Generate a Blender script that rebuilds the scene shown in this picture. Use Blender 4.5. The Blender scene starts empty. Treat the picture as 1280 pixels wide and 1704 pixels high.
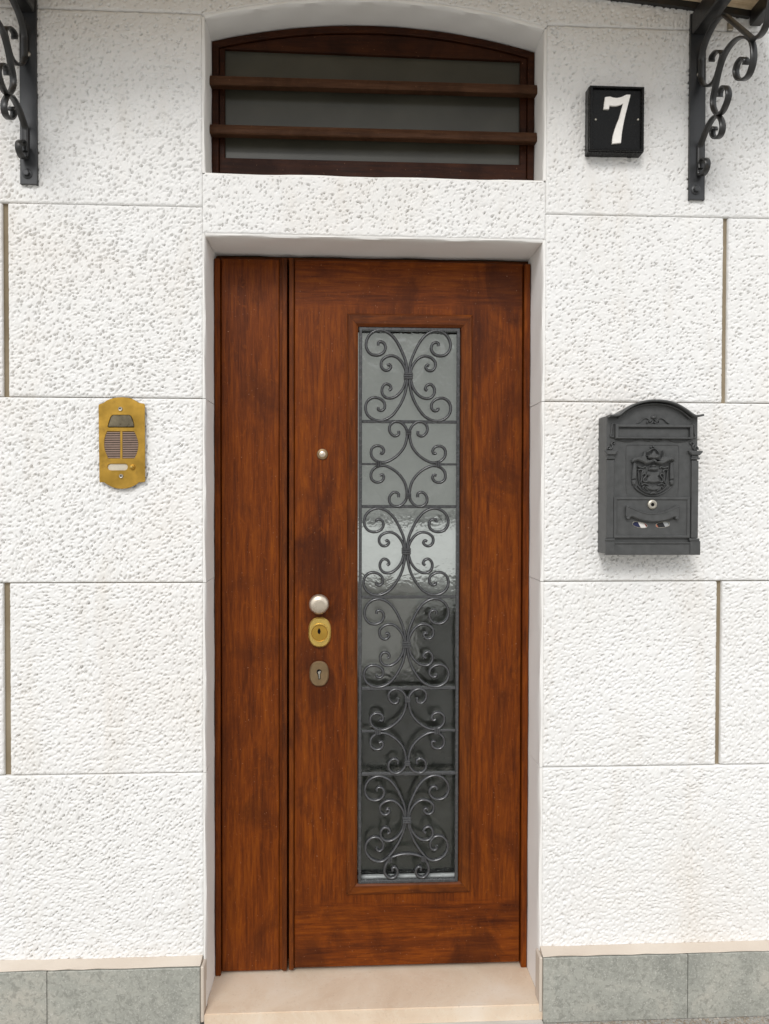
import bpy, bmesh, math, random
import numpy as np
from mathutils import Vector, Matrix

random.seed(7)
rng = np.random.default_rng(11)
scene = bpy.context.scene
COL = scene.collection

# ------------------------------------------------------------------ camera
F = 1280.0                       # focal length in pixels of a 1280 x 1704 frame
YAW, PITCH, ROLL = math.radians(2.827), math.radians(0.983), math.radians(0.133)
DIST, EYE = 2.02, 1.384          # metres from the wall face, height above the pavement

def _rot(yaw, pitch, roll):
    c, s = math.cos, math.sin
    Ry = np.array([[c(yaw), 0, -s(yaw)], [0, 1, 0], [s(yaw), 0, c(yaw)]])
    Rx = np.array([[1, 0, 0], [0, c(pitch), -s(pitch)], [0, s(pitch), c(pitch)]])
    Rz = np.array([[c(roll), -s(roll), 0], [s(roll), c(roll), 0], [0, 0, 1]])
    return Rz @ Rx @ Ry
ROT = _rot(YAW, PITCH, ROLL)

def _w(v):
    return Vector((v[0], v[2], -v[1]))
cam_data = bpy.data.cameras.new('camera')
cam = bpy.data.objects.new('camera', cam_data)
COL.objects.link(cam)
right, up, back = _w(ROT[0]), _w(-ROT[1]), _w(-ROT[2])
m = Matrix((right, up, back)).transposed().to_4x4()
m.translation = Vector((0, -DIST, EYE))
cam.matrix_world = m
cam_data.sensor_fit = 'VERTICAL'
cam_data.sensor_height = 36.0
cam_data.lens = F / 1704.0 * 36.0
cam_data.clip_start = 0.02
cam_data.clip_end = 800
scene.camera = cam

def ray(px, py):
    return ROT.T @ np.array([(px - 640) / F, (py - 852) / F, 1.0])
def at(px, py, Y=0.0):
    """place on the vertical plane at depth Y (0 = wall face, + = into the house)"""
    d = ray(px, py); t = (Y + DIST) / d[2]
    return (t * d[0], EYE - t * d[1])
def X_(px, py, Y=0.0): return at(px, py, Y)[0]
def Z_(px, py, Y=0.0): return at(px, py, Y)[1]

# ------------------------------------------------------------------ sky and sun (bright overcast)
SUN_EL, SUN_AZ = math.radians(39), math.atan2(-0.25, -0.97)
world = bpy.data.worlds.new('World'); scene.world = world
world.use_nodes = True
wn = world.node_tree; wn.nodes.clear()
sky = wn.nodes.new('ShaderNodeTexSky'); sky.sky_type = 'NISHITA'
sky.sun_disc = False; sky.sun_elevation = SUN_EL; sky.sun_rotation = SUN_AZ
sky.air_density = 1.0; sky.dust_density = 1.0; sky.ozone_density = 1.0
hs = wn.nodes.new('ShaderNodeHueSaturation'); hs.inputs['Saturation'].default_value = 0.12
bg = wn.nodes.new('ShaderNodeBackground'); bg.inputs['Strength'].default_value = 0.15
wo = wn.nodes.new('ShaderNodeOutputWorld')
cl = wn.nodes.new('ShaderNodeMix'); cl.data_type = 'RGBA'          # an even cloud layer over most of the sky
cl.inputs[0].default_value = 0.72; cl.inputs[7].default_value = (8.4, 8.55, 8.75, 1)
wn.links.new(sky.outputs[0], hs.inputs['Color']); wn.links.new(hs.outputs[0], cl.inputs[6]); wn.links.new(cl.outputs[2], bg.inputs['Color'])
wn.links.new(bg.outputs[0], wo.inputs['Surface'])
sl = bpy.data.lights.new('sun', 'SUN'); sl.energy = 1.5; sl.angle = math.radians(20); sl.color = (1.0, 0.985, 0.965)
so = bpy.data.objects.new('sun', sl); COL.objects.link(so)
sd = Vector((math.sin(SUN_AZ) * math.cos(SUN_EL), math.cos(SUN_AZ) * math.cos(SUN_EL), math.sin(SUN_EL)))
so.rotation_euler = sd.to_track_quat('Z', 'Y').to_euler(); so.location = sd * 20
vs = scene.view_settings
vs.view_transform = 'Standard'; vs.look = 'None'; vs.exposure = 0.0; vs.gamma = 1.0; vs.use_curve_mapping = False

# ------------------------------------------------------------------ helpers
ORG = {}
def thing(name, label, cat, org=(0, 0, 0), group=None, kind=None):
    o = bpy.data.objects.new(name, None); o.empty_display_size = 0.05
    o.location = org; COL.objects.link(o)
    if kind: o['kind'] = kind
    if label: o['label'] = label
    if cat: o['category'] = cat
    if group: o['group'] = group
    ORG[o] = Vector(org)
    return o

def obj(name, verts, faces, mat, parent=None, smooth=False, label=None):
    """mesh object from world-space vertices"""
    org = ORG[parent] if parent is not None else Vector((0, 0, 0))
    me = bpy.data.meshes.new(name)
    me.from_pydata([tuple(Vector(v) - org) for v in verts], [], faces)
    me.validate()
    bm = bmesh.new(); bm.from_mesh(me); bmesh.ops.recalc_face_normals(bm, faces=bm.faces); bm.to_mesh(me); bm.free()
    if smooth: me.polygons.foreach_set('use_smooth', [True] * len(me.polygons))
    me.materials.append(mat)
    o = bpy.data.objects.new(name, me); COL.objects.link(o)
    if parent is not None:
        o.parent = parent
    ORG[o] = org
    if label: o['label'] = label
    return o

def bm_obj(name, bm, mat, parent=None, smooth=False, angle=None):
    org = ORG[parent] if parent is not None else Vector((0, 0, 0))
    bmesh.ops.translate(bm, verts=bm.verts, vec=-org)
    bmesh.ops.recalc_face_normals(bm, faces=bm.faces)
    me = bpy.data.meshes.new(name); bm.to_mesh(me); bm.free()
    if smooth:
        me.polygons.foreach_set('use_smooth', [True] * len(me.polygons))
        if angle: me.set_sharp_from_angle(angle=math.radians(angle))
    me.materials.append(mat)
    o = bpy.data.objects.new(name, me); COL.objects.link(o)
    if parent is not None: o.parent = parent
    ORG[o] = org
    return o

def box(name, x0, x1, y0, y1, z0, z1, mat, parent=None, bev=0.0, seg=1):
    bm = bmesh.new()
    bmesh.ops.create_cube(bm, size=1.0)
    for v in bm.verts:
        v.co = Vector((x0 + (v.co.x + .5) * (x1 - x0), y0 + (v.co.y + .5) * (y1 - y0), z0 + (v.co.z + .5) * (z1 - z0)))
    if bev > 0:
        bmesh.ops.bevel(bm, geom=list(bm.edges), offset=bev, segments=seg, profile=0.5, affect='EDGES')
    return bm_obj(name, bm, mat, parent)

def offset_poly(p, d):
    """inset a closed 2-D outline by d (mitred)"""
    n = len(p); out = []
    area = sum(p[i][0] * p[(i + 1) % n][1] - p[(i + 1) % n][0] * p[i][1] for i in range(n))
    sg = 1 if area > 0 else -1
    for i in range(n):
        a, b, c = Vector(p[i - 1]), Vector(p[i]), Vector(p[(i + 1) % n])
        e1 = (b - a).normalized() if (b - a).length > 1e-9 else Vector((1, 0))
        e2 = (c - b).normalized() if (c - b).length > 1e-9 else e1
        n1, n2 = Vector((-e1.y, e1.x)) * sg, Vector((-e2.y, e2.x)) * sg
        mm = (n1 + n2)
        if mm.length < 1e-6: mm = n1
        mm.normalize()
        k = min(1.0 / max(0.35, mm.dot(n1)), 2.2)
        q = b + mm * d * k
        out.append((q.x, q.y))
    return out

def fill(loops, ids):
    """ear-clipped triangles of an outline with holes (holes joined to the outline by bridges)"""
    def area(q): return sum(q[i][0] * q[(i + 1) % len(q)][1] - q[(i + 1) % len(q)][0] * q[i][1] for i in range(len(q)))
    def orient(lp, idl, ccw):
        z = list(zip(lp, idl))
        return z if (area(lp) > 0) == ccw else z[::-1]
    def cross(o, a, b): return (a[0] - o[0]) * (b[1] - o[1]) - (a[1] - o[1]) * (b[0] - o[0])
    def hit(p, q, a, b):
        return cross(p, q, a) * cross(p, q, b) < -1e-16 and cross(a, b, p) * cross(a, b, q) < -1e-16
    P = orient(loops[0], ids[0], True)
    rest = [orient(l, i, False) for l, i in zip(loops[1:], ids[1:])]
    rest.sort(key=lambda h: -max(v[0][0] for v in h))
    for n_h, H in enumerate(rest):
        segs = [(P[i][0], P[(i + 1) % len(P)][0]) for i in range(len(P))]
        for h in rest[n_h:]: segs += [(h[i][0], h[(i + 1) % len(h)][0]) for i in range(len(h))]
        best = None
        for i, (p, _) in enumerate(P):
            for j, (q, _) in enumerate(H):
                d = (p[0] - q[0]) ** 2 + (p[1] - q[1]) ** 2
                if best is None or d < best[0]:
                    if not any(hit(p, q, a, b) for a, b in segs): best = (d, i, j)
        _, i, j = best
        P = P[:i + 1] + H[j:] + H[:j + 1] + P[i:]
    out = []; L = list(P); guard = 0
    while len(L) > 3 and guard < 20000:
        guard += 1; done = False
        for i in range(len(L)):
            a, b, c = L[i - 1], L[i], L[(i + 1) % len(L)]
            if cross(a[0], b[0], c[0]) <= 1e-14: continue
            ok = True
            for k in L:
                if k[0] in (a[0], b[0], c[0]): continue
                if cross(a[0], b[0], k[0]) >= -1e-15 and cross(b[0], c[0], k[0]) >= -1e-15 and cross(c[0], a[0], k[0]) >= -1e-15: ok = False; break
            if ok: out.append((a[1], b[1], c[1])); L.pop(i); done = True; break
        if not done:
            i = min(range(len(L)), key=lambda i: abs(cross(L[i - 1][0], L[i][0], L[(i + 1) % len(L)][0])))
            L.pop(i)
    if len(L) == 3: out.append((L[0][1], L[1][1], L[2][1]))
    return [t for t in out if len(set(t)) == 3]

def plate(name, outer, yf, yb, mat, parent=None, holes=(), ch=0.0, smooth=False):
    """extruded outline in the X-Z plane, front face at yf, back at yb, chamfer ch on the front edge"""
    loops = [list(outer)] + [list(h) for h in holes]
    V, Fc = [], []
    def ring(loop, y):
        i0 = len(V)
        V.extend((x, y, z) for x, z in loop)
        return list(range(i0, i0 + len(loop)))
    front, frontl = [], []
    for k, lp in enumerate(loops):
        fl = offset_poly(lp, ch if k == 0 else -ch) if ch > 0 else lp
        rb = ring(lp, yb); r1 = ring(lp, yf + ch); n = len(lp)
        for i in range(n):
            Fc.append((rb[i], rb[(i + 1) % n], r1[(i + 1) % n], r1[i]))
        if ch > 0:
            rf = ring(fl, yf)
            for i in range(n):
                Fc.append((r1[i], r1[(i + 1) % n], rf[(i + 1) % n], rf[i]))
        else: rf = r1
        front.append(rf); frontl.append(fl)
    for t in fill(frontl, front): Fc.append(t)
    return obj(name, V, Fc, mat, parent, smooth)

def catmull(pts, n=6, closed=False):
    P = [Vector(p) for p in pts]; out = []
    L = len(P)
    for i in range(L if closed else L - 1):
        if closed: a, b, c, d = P[i - 1], P[i], P[(i + 1) % L], P[(i + 2) % L]
        else:
            b, c = P[i], P[i + 1]
            a = P[i - 1] if i > 0 else b + (b - c)
            d = P[i + 2] if i + 2 < L else c + (c - b)
        for k in range(n):
            t = k / n
            out.append(0.5 * ((2 * b) + (c - a) * t + (2 * a - 5 * b + 4 * c - d) * t * t + (-a + 3 * b - 3 * c + d) * t ** 3))
    if not closed: out.append(P[-1])
    return out

def sweep(name, path, N, w, h, mat, parent=None, rnd=0.3, taper=None, append=None):
    """rectangular (slightly rounded) bar swept along a planar path; w in the plane, h along the plane normal N"""
    N = Vector(N).normalized()
    r = rnd * min(w, h) * 0.5 * 2
    a, b = w / 2, h / 2; r = min(r, a * .9, b * .9)
    prof = [(a - r, -b), (a, -b + r), (a, b - r), (a - r, b), (-a + r, b), (-a, b - r), (-a, -b + r), (-a + r, -b)]
    V, Fc = ([], []) if append is None else append
    base = len(V); n = len(path); k = len(prof)
    for i, p in enumerate(path):
        p = Vector(p)
        t = Vector(path[min(i + 1, n - 1)]) - Vector(path[max(i - 1, 0)])
        t.normalize(); u = N.cross(t); u.normalize()
        s = 1.0 if taper is None else taper(i / (n - 1))
        for (pa, pb) in prof: V.append(tuple(p + u * pa * s + N * pb))
    for i in range(n - 1):
        for j in range(k):
            Fc.append((base + i * k + j, base + i * k + (j + 1) % k, base + (i + 1) * k + (j + 1) % k, base + (i + 1) * k + j))
    Fc.append(tuple(base + j for j in range(k))[::-1]); Fc.append(tuple(base + (n - 1) * k + j for j in range(k)))
    if append is not None: return None
    o = obj(name, V, Fc, mat, parent, True)
    o.data.set_sharp_from_angle(angle=math.radians(55))
    return o

def lathe(name, prof, cx, cz, mat, parent=None, sx=1.0, sz=1.0, seg=36, smooth=True):
    """turned body about an axis along Y; prof = [(radius, y)], front first"""
    V, Fc = [], []
    for r, y in prof:
        for k in range(seg):
            a = 2 * math.pi * k / seg
            V.append((cx + r * sx * math.cos(a), y, cz + r * sz * math.sin(a)))
    for i in range(len(prof) - 1):
        for k in range(seg):
            Fc.append((i * seg + k, i * seg + (k + 1) % seg, (i + 1) * seg + (k + 1) % seg, (i + 1) * seg + k))
    Fc.append(tuple(range(seg))); Fc.append(tuple(range((len(prof) - 1) * seg, len(prof) * seg)))
    o = obj(name, V, Fc, mat, parent, smooth)
    if smooth: o.data.set_sharp_from_angle(angle=math.radians(38))
    return o

# ------------------------------------------------------------------ materials
def mat(name):
    m = bpy.data.materials.new(name); m.use_nodes = True
    nt = m.node_tree; b = nt.nodes['Principled BSDF']
    return m, nt, b
def N(nt, t, **kw):
    n = nt.nodes.new(t)
    for k, v in kw.items():
        if k in n.inputs: n.inputs[k].default_value = v
        else: setattr(n, k, v)
    return n
def coord(nt, scale=(1, 1, 1), which='Object', rot=(0, 0, 0)):
    tc = N(nt, 'ShaderNodeTexCoord'); mp = N(nt, 'ShaderNodeMapping')
    mp.inputs['Scale'].default_value = scale; mp.inputs['Rotation'].default_value = rot
    nt.links.new(tc.outputs[which], mp.inputs['Vector']); return mp.outputs[0]
def noise(nt, vec, scale, detail=4, rough=0.55, dist=0.0):
    n = N(nt, 'ShaderNodeTexNoise'); n.inputs['Scale'].default_value = scale
    n.inputs['Detail'].default_value = detail; n.inputs['Roughness'].default_value = rough; n.inputs['Distortion'].default_value = dist
    nt.links.new(vec, n.inputs['Vector']); return n.outputs['Fac']
def ramp(nt, fac, stops, interp='LINEAR'):
    r = N(nt, 'ShaderNodeValToRGB'); cr = r.color_ramp; cr.interpolation = interp
    while len(cr.elements) < len(stops): cr.elements.new(0.5)
    for e, (p, c) in zip(cr.elements, stops):
        e.position = p; e.color = (*c, 1) if len(c) == 3 else c
    nt.links.new(fac, r.inputs['Fac']); return r.outputs['Color']
def mix(nt, fac, a, b, mode='MIX'):
    n = N(nt, 'ShaderNodeMix', data_type='RGBA', blend_type=mode)
    def put(s, v):
        if isinstance(v, (tuple, list)): s.default_value = (*v, 1) if len(v) == 3 else v
        elif isinstance(v, float): s.default_value = v
        else: nt.links.new(v, s)
    put(n.inputs['Factor'], fac); put(n.inputs[6], a); put(n.inputs[7], b)
    return n.outputs[2]
def math_(nt, op, a, b=0.0):
    n = N(nt, 'ShaderNodeMath', operation=op)
    for s, v in zip(n.inputs, (a, b)):
        if isinstance(v, (int, float)): s.default_value = v
        else: nt.links.new(v, s)
    return n.outputs[0]
def bump(nt, b, height, strength=0.3, dist=0.002):
    n = N(nt, 'ShaderNodeBump'); n.inputs['Strength'].default_value = strength; n.inputs['Distance'].default_value = dist
    nt.links.new(height, n.inputs['Height']); nt.links.new(n.outputs[0], b.inputs['Normal'])

def m_plaster(name, c0, c1, rough=0.85, bs=0.35, grain=900, dirt=0.0):
    m, nt, b = mat(name); v = coord(nt)
    big = noise(nt, v, 3.0, 5)
    col = ramp(nt, big, [(0.3, c0), (0.7, c1)])
    if dirt:
        sp = noise(nt, v, 160, 2, 0.5)
        col = mix(nt, math_(nt, 'MULTIPLY', ramp(nt, sp, [(0.70, (0, 0, 0)), (0.78, (1, 1, 1))]), dirt), col, (0.16, 0.12, 0.08))
    if dirt:
        tc = N(nt, 'ShaderNodeTexCoord'); mp = N(nt, 'ShaderNodeMapping'); mp.inputs['Scale'].default_value = (1, 1, .18)
        nt.links.new(tc.outputs['Object'], mp.inputs['Vector'])
        dr = noise(nt, mp.outputs[0], 9, 7, 0.65, 0.3)
        col = mix(nt, ramp(nt, dr, [(0.54, (0, 0, 0)), (0.78, (0.30,) * 3)]), col, (0.58, 0.50, 0.40))
        pt = noise(nt, v, 1.7, 6, 0.6, 0.5)
        col = mix(nt, ramp(nt, pt, [(0.52, (0, 0, 0)), (0.72, (0.30,) * 3)]), col, (0.74, 0.66, 0.57))
    nt.links.new(col, b.inputs['Base Color']); b.inputs['Roughness'].default_value = rough
    b.inputs['Specular IOR Level'].default_value = 0.25
    bump(nt, b, noise(nt, v, grain, 3), bs, 0.0008)
    return m
M_STUCCO = m_plaster('stucco', (0.80, 0.788, 0.765), (0.83, 0.823, 0.81), dirt=0.35)
M_REVEAL = m_plaster('smooth_plaster', (0.83, 0.81, 0.775), (0.87, 0.855, 0.83), bs=0.2, grain=90)
M_JOINT = m_plaster('joint_mortar', (0.20, 0.155, 0.095), (0.36, 0.30, 0.215), bs=0.5, grain=120)
M_BED = m_plaster('beige_mortar', (0.56, 0.47, 0.385), (0.66, 0.585, 0.50), bs=0.6, grain=150)
M_CONC = m_plaster('pale_concrete', (0.42, 0.40, 0.36), (0.56, 0.54, 0.50), bs=0.5, grain=200)

def m_wood(name, dark, mid, light, vertical=True, rough=0.40, coat=0.05, rails=None, seed=0.0, stain=None):
    m, nt, b = mat(name)
    tc = N(nt, 'ShaderNodeTexCoord')
    def mapped(sc):
        mp = N(nt, 'ShaderNodeMapping'); mp.inputs['Scale'].default_value = sc; mp.inputs['Location'].default_value = (seed, seed * .7, seed * 1.3)
        nt.links.new(tc.outputs['Object'], mp.inputs['Vector']); return mp.outputs[0]
    def grain(sc):
        v = mapped(sc)
        g1 = noise(nt, v, 26, 8, 0.68, 0.7)
        g2 = noise(nt, v, 130, 6, 0.7, 0.4)
        return math_(nt, 'ADD', math_(nt, 'MULTIPLY', g1, 0.45), math_(nt, 'MULTIPLY', g2, 0.55))
    gv = grain((1, 1, 0.075)); gh = grain((0.075, 1, 1))
    if rails:
        sep = N(nt, 'ShaderNodeSeparateXYZ'); nt.links.new(tc.outputs['Object'], sep.inputs[0])
        lo, hi = rails
        a = N(nt, 'ShaderNodeMapRange'); a.inputs[1].default_value = hi; a.inputs[2].default_value = hi + .03; nt.links.new(sep.outputs[2], a.inputs[0])
        c = N(nt, 'ShaderNodeMapRange'); c.inputs[1].default_value = lo; c.inputs[2].default_value = lo - .03; nt.links.new(sep.outputs[2], c.inputs[0])
        w = math_(nt, 'MAXIMUM', a.outputs[0], c.outputs[0])
        g = N(nt, 'ShaderNodeMix'); nt.links.new(w, g.inputs[0]); nt.links.new(gv, g.inputs[2]); nt.links.new(gh, g.inputs[3]); g = g.outputs[0]
    else: g = gv if vertical else gh
    col = ramp(nt, g, [(0.34, dark), (0.50, mid), (0.66, light)])
    blot = noise(nt, mapped((1, 1, 0.6)), 7.5, 6, 0.65, 0.8)
    col = mix(nt, ramp(nt, blot, [(0.34, (0.62,) * 3), (0.52, (0, 0, 0))]), col, tuple(0.7 * d + 0.1 * q for d, q in zip(dark, mid)))
    wear = noise(nt, mapped((1, 1, 0.8)), 42, 4, 0.7, 1.2)
    col = mix(nt, ramp(nt, wear, [(0.60, (0, 0, 0)), (0.74, (0.5,) * 3)]), col, light)
    if stain:
        for (px_, pz_, rad) in stain:
            vm = N(nt, 'ShaderNodeVectorMath', operation='SUBTRACT'); nt.links.new(tc.outputs['Object'], vm.inputs[0]); vm.inputs[1].default_value = (px_, 0, pz_)
            vs_ = N(nt, 'ShaderNodeVectorMath', operation='MULTIPLY'); nt.links.new(vm.outputs[0], vs_.inputs[0]); vs_.inputs[1].default_value = (1.5, 0, 1)
            ln = N(nt, 'ShaderNodeVectorMath', operation='LENGTH'); nt.links.new(vs_.outputs[0], ln.inputs[0])
            dd = math_(nt, 'ADD', math_(nt, 'DIVIDE', ln.outputs['Value'], rad), math_(nt, 'MULTIPLY', math_(nt, 'SUBTRACT', blot, 0.5), 2.4))
            col = mix(nt, ramp(nt, dd, [(0.45, (0.55,) * 3), (0.95, (0, 0, 0))]), col, tuple(0.75 * d for d in dark))
    scr = noise(nt, mapped((1, 1, 1)), 260, 2, 0.5)
    col = mix(nt, ramp(nt, scr, [(0.735, (0, 0, 0)), (0.77, (0.8,) * 3)]), col, (0.42, 0.22, 0.12))
    nt.links.new(col, b.inputs['Base Color'])
    rr = ramp(nt, blot, [(0.3, (rough + .16,) * 3), (0.7, (rough - .04,) * 3)])
    nt.links.new(rr, b.inputs['Roughness'])
    b.inputs['Coat Weight'].default_value = coat; b.inputs['Coat Roughness'].default_value = 0.25
    b.inputs['Specular IOR Level'].default_value = 0.14
    bump(nt, b, math_(nt, 'ADD', g, math_(nt, 'MULTIPLY', wear, 0.4)), 0.35, 0.0016)
    return m
WD, WM, WL = (0.050, 0.0100, 0.0017), (0.144, 0.0305, 0.0025), (0.246, 0.0595, 0.0034)
M_FRAMEW = m_wood('varnished_frame_wood', WD, WM, WL, seed=5)
M_SIDEW = m_wood('varnished_side_wood', WD, WM, WL, seed=11)
M_HWOOD = m_wood('varnished_cross_wood', (0.045, 0.011, .0025), (0.125, 0.030, 0.004), (0.215, 0.056, 0.005), vertical=False, seed=3)
M_VWOOD = m_wood('varnished_moulding_wood', (0.045, 0.011, .0025), (0.125, 0.030, 0.004), (0.215, 0.056, 0.005), seed=8)
M_WINW = m_wood('window_brown_wood', (0.012, 0.0032, 0.0012), (0.036, 0.0092, 0.0024), (0.058, 0.016, 0.0036), vertical=False, rough=0.5, coat=0.05, seed=2)
M_LOUV = m_wood('faded_louvre_wood', (0.036, 0.015, 0.007), (0.070, 0.030, 0.014), (0.10, 0.048, 0.025), vertical=False, rough=0.55, coat=0.0, seed=9)
M_PINE = m_wood('pine_board', (0.50, 0.34, 0.19), (0.74, 0.58, 0.38), (0.82, 0.68, 0.48), vertical=False, rough=0.6, coat=0.0, seed=4)

def m_metal(name, col, metallic=0.0, rough=0.45, var=0.15, bs=0.1, scale=60, rust=None, spec=0.5):
    m, nt, b = mat(name); v = coord(nt)
    n = noise(nt, v, scale, 5, 0.6)
    lo = tuple(c * (1 - var) for c in col); hi = tuple(min(1, c * (1 + var)) for c in col)
    c = ramp(nt, n, [(0.3, lo), (0.7, hi)])
    if rust:
        r = noise(nt, v, 22, 6, 0.65)
        c = mix(nt, ramp(nt, r, [(0.56, (0, 0, 0)), (0.72, (0.8,) * 3)]), c, rust)
    nt.links.new(c, b.inputs['Base Color'])
    b.inputs['Metallic'].default_value = metallic; b.inputs['Specular IOR Level'].default_value = spec
    rr = ramp(nt, n, [(0.3, (rough - .06,) * 3), (0.7, (rough + .1,) * 3)]); nt.links.new(rr, b.inputs['Roughness'])
    bump(nt, b, noise(nt, v, 420, 3), bs, 0.0006)
    return m
M_IRON = m_metal('gunmetal_grille_paint', (0.062, 0.063, 0.066), 0.30, 0.24, spec=1.0, bs=0.04)
M_BRKT = m_metal('black_iron_paint', (0.016, 0.0155, 0.015), 0.1, 0.36, rust=(0.045, 0.030, 0.018), spec=0.6)
M_BRKB = m_metal('grey_black_iron_paint', (0.030, 0.031, 0.033), 0.15, 0.36, spec=0.6)
M_BOX = m_metal('charcoal_cast_paint', (0.070, 0.071, 0.070), 0.05, 0.40, var=0.16, spec=0.45)
M_BRASS = m_metal('satin_brass', (0.50, 0.295, 0.052), 0.85, 0.34, var=0.14, bs=0.05, scale=25, rust=(0.30, 0.175, 0.040))
M_BRASS2 = m_metal('polished_brass', (0.72, 0.50, 0.14), 0.9, 0.25, var=0.08, bs=0.02)
M_BRASS3 = m_metal('tarnished_brass', (0.27, 0.185, 0.10), 0.8, 0.38, var=0.15, bs=0.03)
M_NICKEL = m_metal('satin_nickel', (0.66, 0.57, 0.46), 0.85, 0.30, var=0.05, bs=0.02)
M_STEEL = m_metal('worn_steel', (0.45, 0.42, 0.36), 0.8, 0.4, var=0.2)
M_SLAT = m_metal('pinkish_slat_metal', (0.32, 0.225, 0.175), 0.3, 0.45, var=0.1)
M_BLACK = m_metal('gloss_black_enamel', (0.004, 0.004, 0.0038), 0.0, 0.25, var=0.2, bs=0.03, spec=0.18)
M_DARK = m_metal('dark_void', (0.006, 0.005, 0.005), 0.0, 0.8, bs=0.0, spec=0.1)
M_WHITE = m_metal('cream_enamel', (0.87, 0.84, 0.79), 0.0, 0.4, var=0.04, bs=0.05)
M_LENS = m_metal('smoked_lamp_cover', (0.14, 0.115, 0.07), 0.0, 0.3, var=0.45, scale=45, bs=0.02)
M_PAPER = m_metal('faded_name_card', (0.55, 0.49, 0.38), 0.0, 0.6, var=0.1, bs=0.0)
M_PUTTY = m_metal('glazing_putty', (0.42, 0.44, 0.43), 0.0, 0.6, var=0.2, bs=0.3)

def m_glass():
    m, nt, b = mat('dimpled_door_glass'); v = coord(nt)
    b.inputs['Base Color'].default_value = (0.95, 0.97, 0.95, 1); b.inputs['Roughness'].default_value = 0.065
    b.inputs['Transmission Weight'].default_value = 1.0; b.inputs['IOR'].default_value = 1.5
    h = math_(nt, 'ADD', noise(nt, v, 13, 3, 0.5, 1.8), math_(nt, 'MULTIPLY', noise(nt, v, 55, 2, 0.5, 1.2), 0.20))
    bump(nt, b, h, 0.20, 0.012)
    d = N(nt, 'ShaderNodeBsdfDiffuse'); d.inputs['Color'].default_value = (0.5, 0.52, 0.48, 1)      # dust on the pane
    mx = N(nt, 'ShaderNodeMixShader')
    nt.links.new(ramp(nt, noise(nt, v, 6, 6, 0.65), [(0.3, (0.006,) * 3), (0.7, (0.035,) * 3)]), mx.inputs[0])
    nt.links.new(b.outputs[0], mx.inputs[1]); nt.links.new(d.outputs[0], mx.inputs[2])
    nt.links.new(mx.outputs[0], nt.nodes['Material Output'].inputs['Surface'])
    return m
M_GLASS = m_glass()
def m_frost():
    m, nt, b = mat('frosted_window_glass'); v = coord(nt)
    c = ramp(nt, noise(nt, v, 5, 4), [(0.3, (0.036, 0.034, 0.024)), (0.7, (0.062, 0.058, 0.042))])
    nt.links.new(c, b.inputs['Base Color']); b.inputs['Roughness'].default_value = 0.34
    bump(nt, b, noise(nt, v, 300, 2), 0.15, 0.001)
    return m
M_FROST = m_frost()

def m_stone():
    m, nt, b = mat('grey_green_slab_stone'); v = coord(nt)
    a = noise(nt, v, 5, 7, 0.65, 0.8); f = noise(nt, v, 60, 6, 0.7, 1.0); f2 = noise(nt, v, 210, 3, 0.6, 0.5)
    c = ramp(nt, a, [(0.30, (0.27, 0.275, 0.245)), (0.52, (0.385, 0.385, 0.34)), (0.72, (0.47, 0.445, 0.385))])
    c = mix(nt, ramp(nt, f, [(0.40, (0.6,) * 3), (0.52, (0, 0, 0))]), c, (0.21, 0.212, 0.185))
    c = mix(nt, ramp(nt, f2, [(0.56, (0, 0, 0)), (0.68, (0.7,) * 3)]), c, (0.55, 0.54, 0.49))
    nt.links.new(c, b.inputs['Base Color']); b.inputs['Roughness'].default_value = 0.55
    bump(nt, b, math_(nt, 'ADD', f, f2), 0.3, 0.0015)
    return m
M_STONE = m_stone()
def m_marble():
    m, nt, b = mat('cream_sill_marble'); v = coord(nt)
    a = noise(nt, v, 4.5, 6, 0.6, 0.7); f = noise(nt, v, 120, 4, 0.6)
    c = ramp(nt, a, [(0.3, (0.66, 0.50, 0.36)), (0.55, (0.76, 0.62, 0.475)), (0.75, (0.81, 0.70, 0.58))])
    c = mix(nt, ramp(nt, f, [(0.60, (0, 0, 0)), (0.75, (0.35,) * 3)]), c, (0.42, 0.31, 0.21))
    vein = noise(nt, v, 9, 8, 0.7, 2.5)
    c = mix(nt, ramp(nt, vein, [(0.485, (0, 0, 0)), (0.5, (0.4,) * 3), (0.515, (0, 0, 0))]), c, (0.80, 0.73, 0.62))
    nt.links.new(c, b.inputs['Base Color']); b.inputs['Roughness'].default_value = 0.42
    bump(nt, b, f, 0.1, 0.0008)
    return m
M_MARBLE = m_marble()
def m_ground(name, c0, c1, c2, sc=140):
    m, nt, b = mat(name); v = coord(nt)
    a = noise(nt, v, 1.3, 6, 0.6); f = noise(nt, v, sc, 5, 0.75)
    c = ramp(nt, f, [(0.32, c0), (0.5, c1), (0.70, c2)])
    c = mix(nt, ramp(nt, a, [(0.35, (0.4,) * 3), (0.65, (0, 0, 0))]), c, c0)
    nt.links.new(c, b.inputs['Base Color']); b.inputs['Roughness'].default_value = 0.9
    bump(nt, b, f, 0.8, 0.004)
    return m
M_PAVE = m_ground('gritty_pavement', (0.26, 0.24, 0.21), (0.40, 0.38, 0.34), (0.58, 0.55, 0.50))
M_ASPH = m_ground('pale_road', (0.34, 0.33, 0.31), (0.42, 0.41, 0.39), (0.52, 0.51, 0.48), 90)
M_PLAZA = m_ground('pale_paving', (0.45, 0.44, 0.41), (0.56, 0.55, 0.52), (0.66, 0.65, 0.62), 30)
M_PEBBLE = m_ground('pebble', (0.12, 0.09, 0.06), (0.32, 0.27, 0.21), (0.62, 0.58, 0.52), 22)
M_FACADE = m_plaster('grey_facade', (0.34, 0.34, 0.31), (0.42, 0.41, 0.37), bs=0.2, grain=20)
M_SHUT = m_metal('green_shutter', (0.05, 0.07, 0.05), 0, 0.6)
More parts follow.
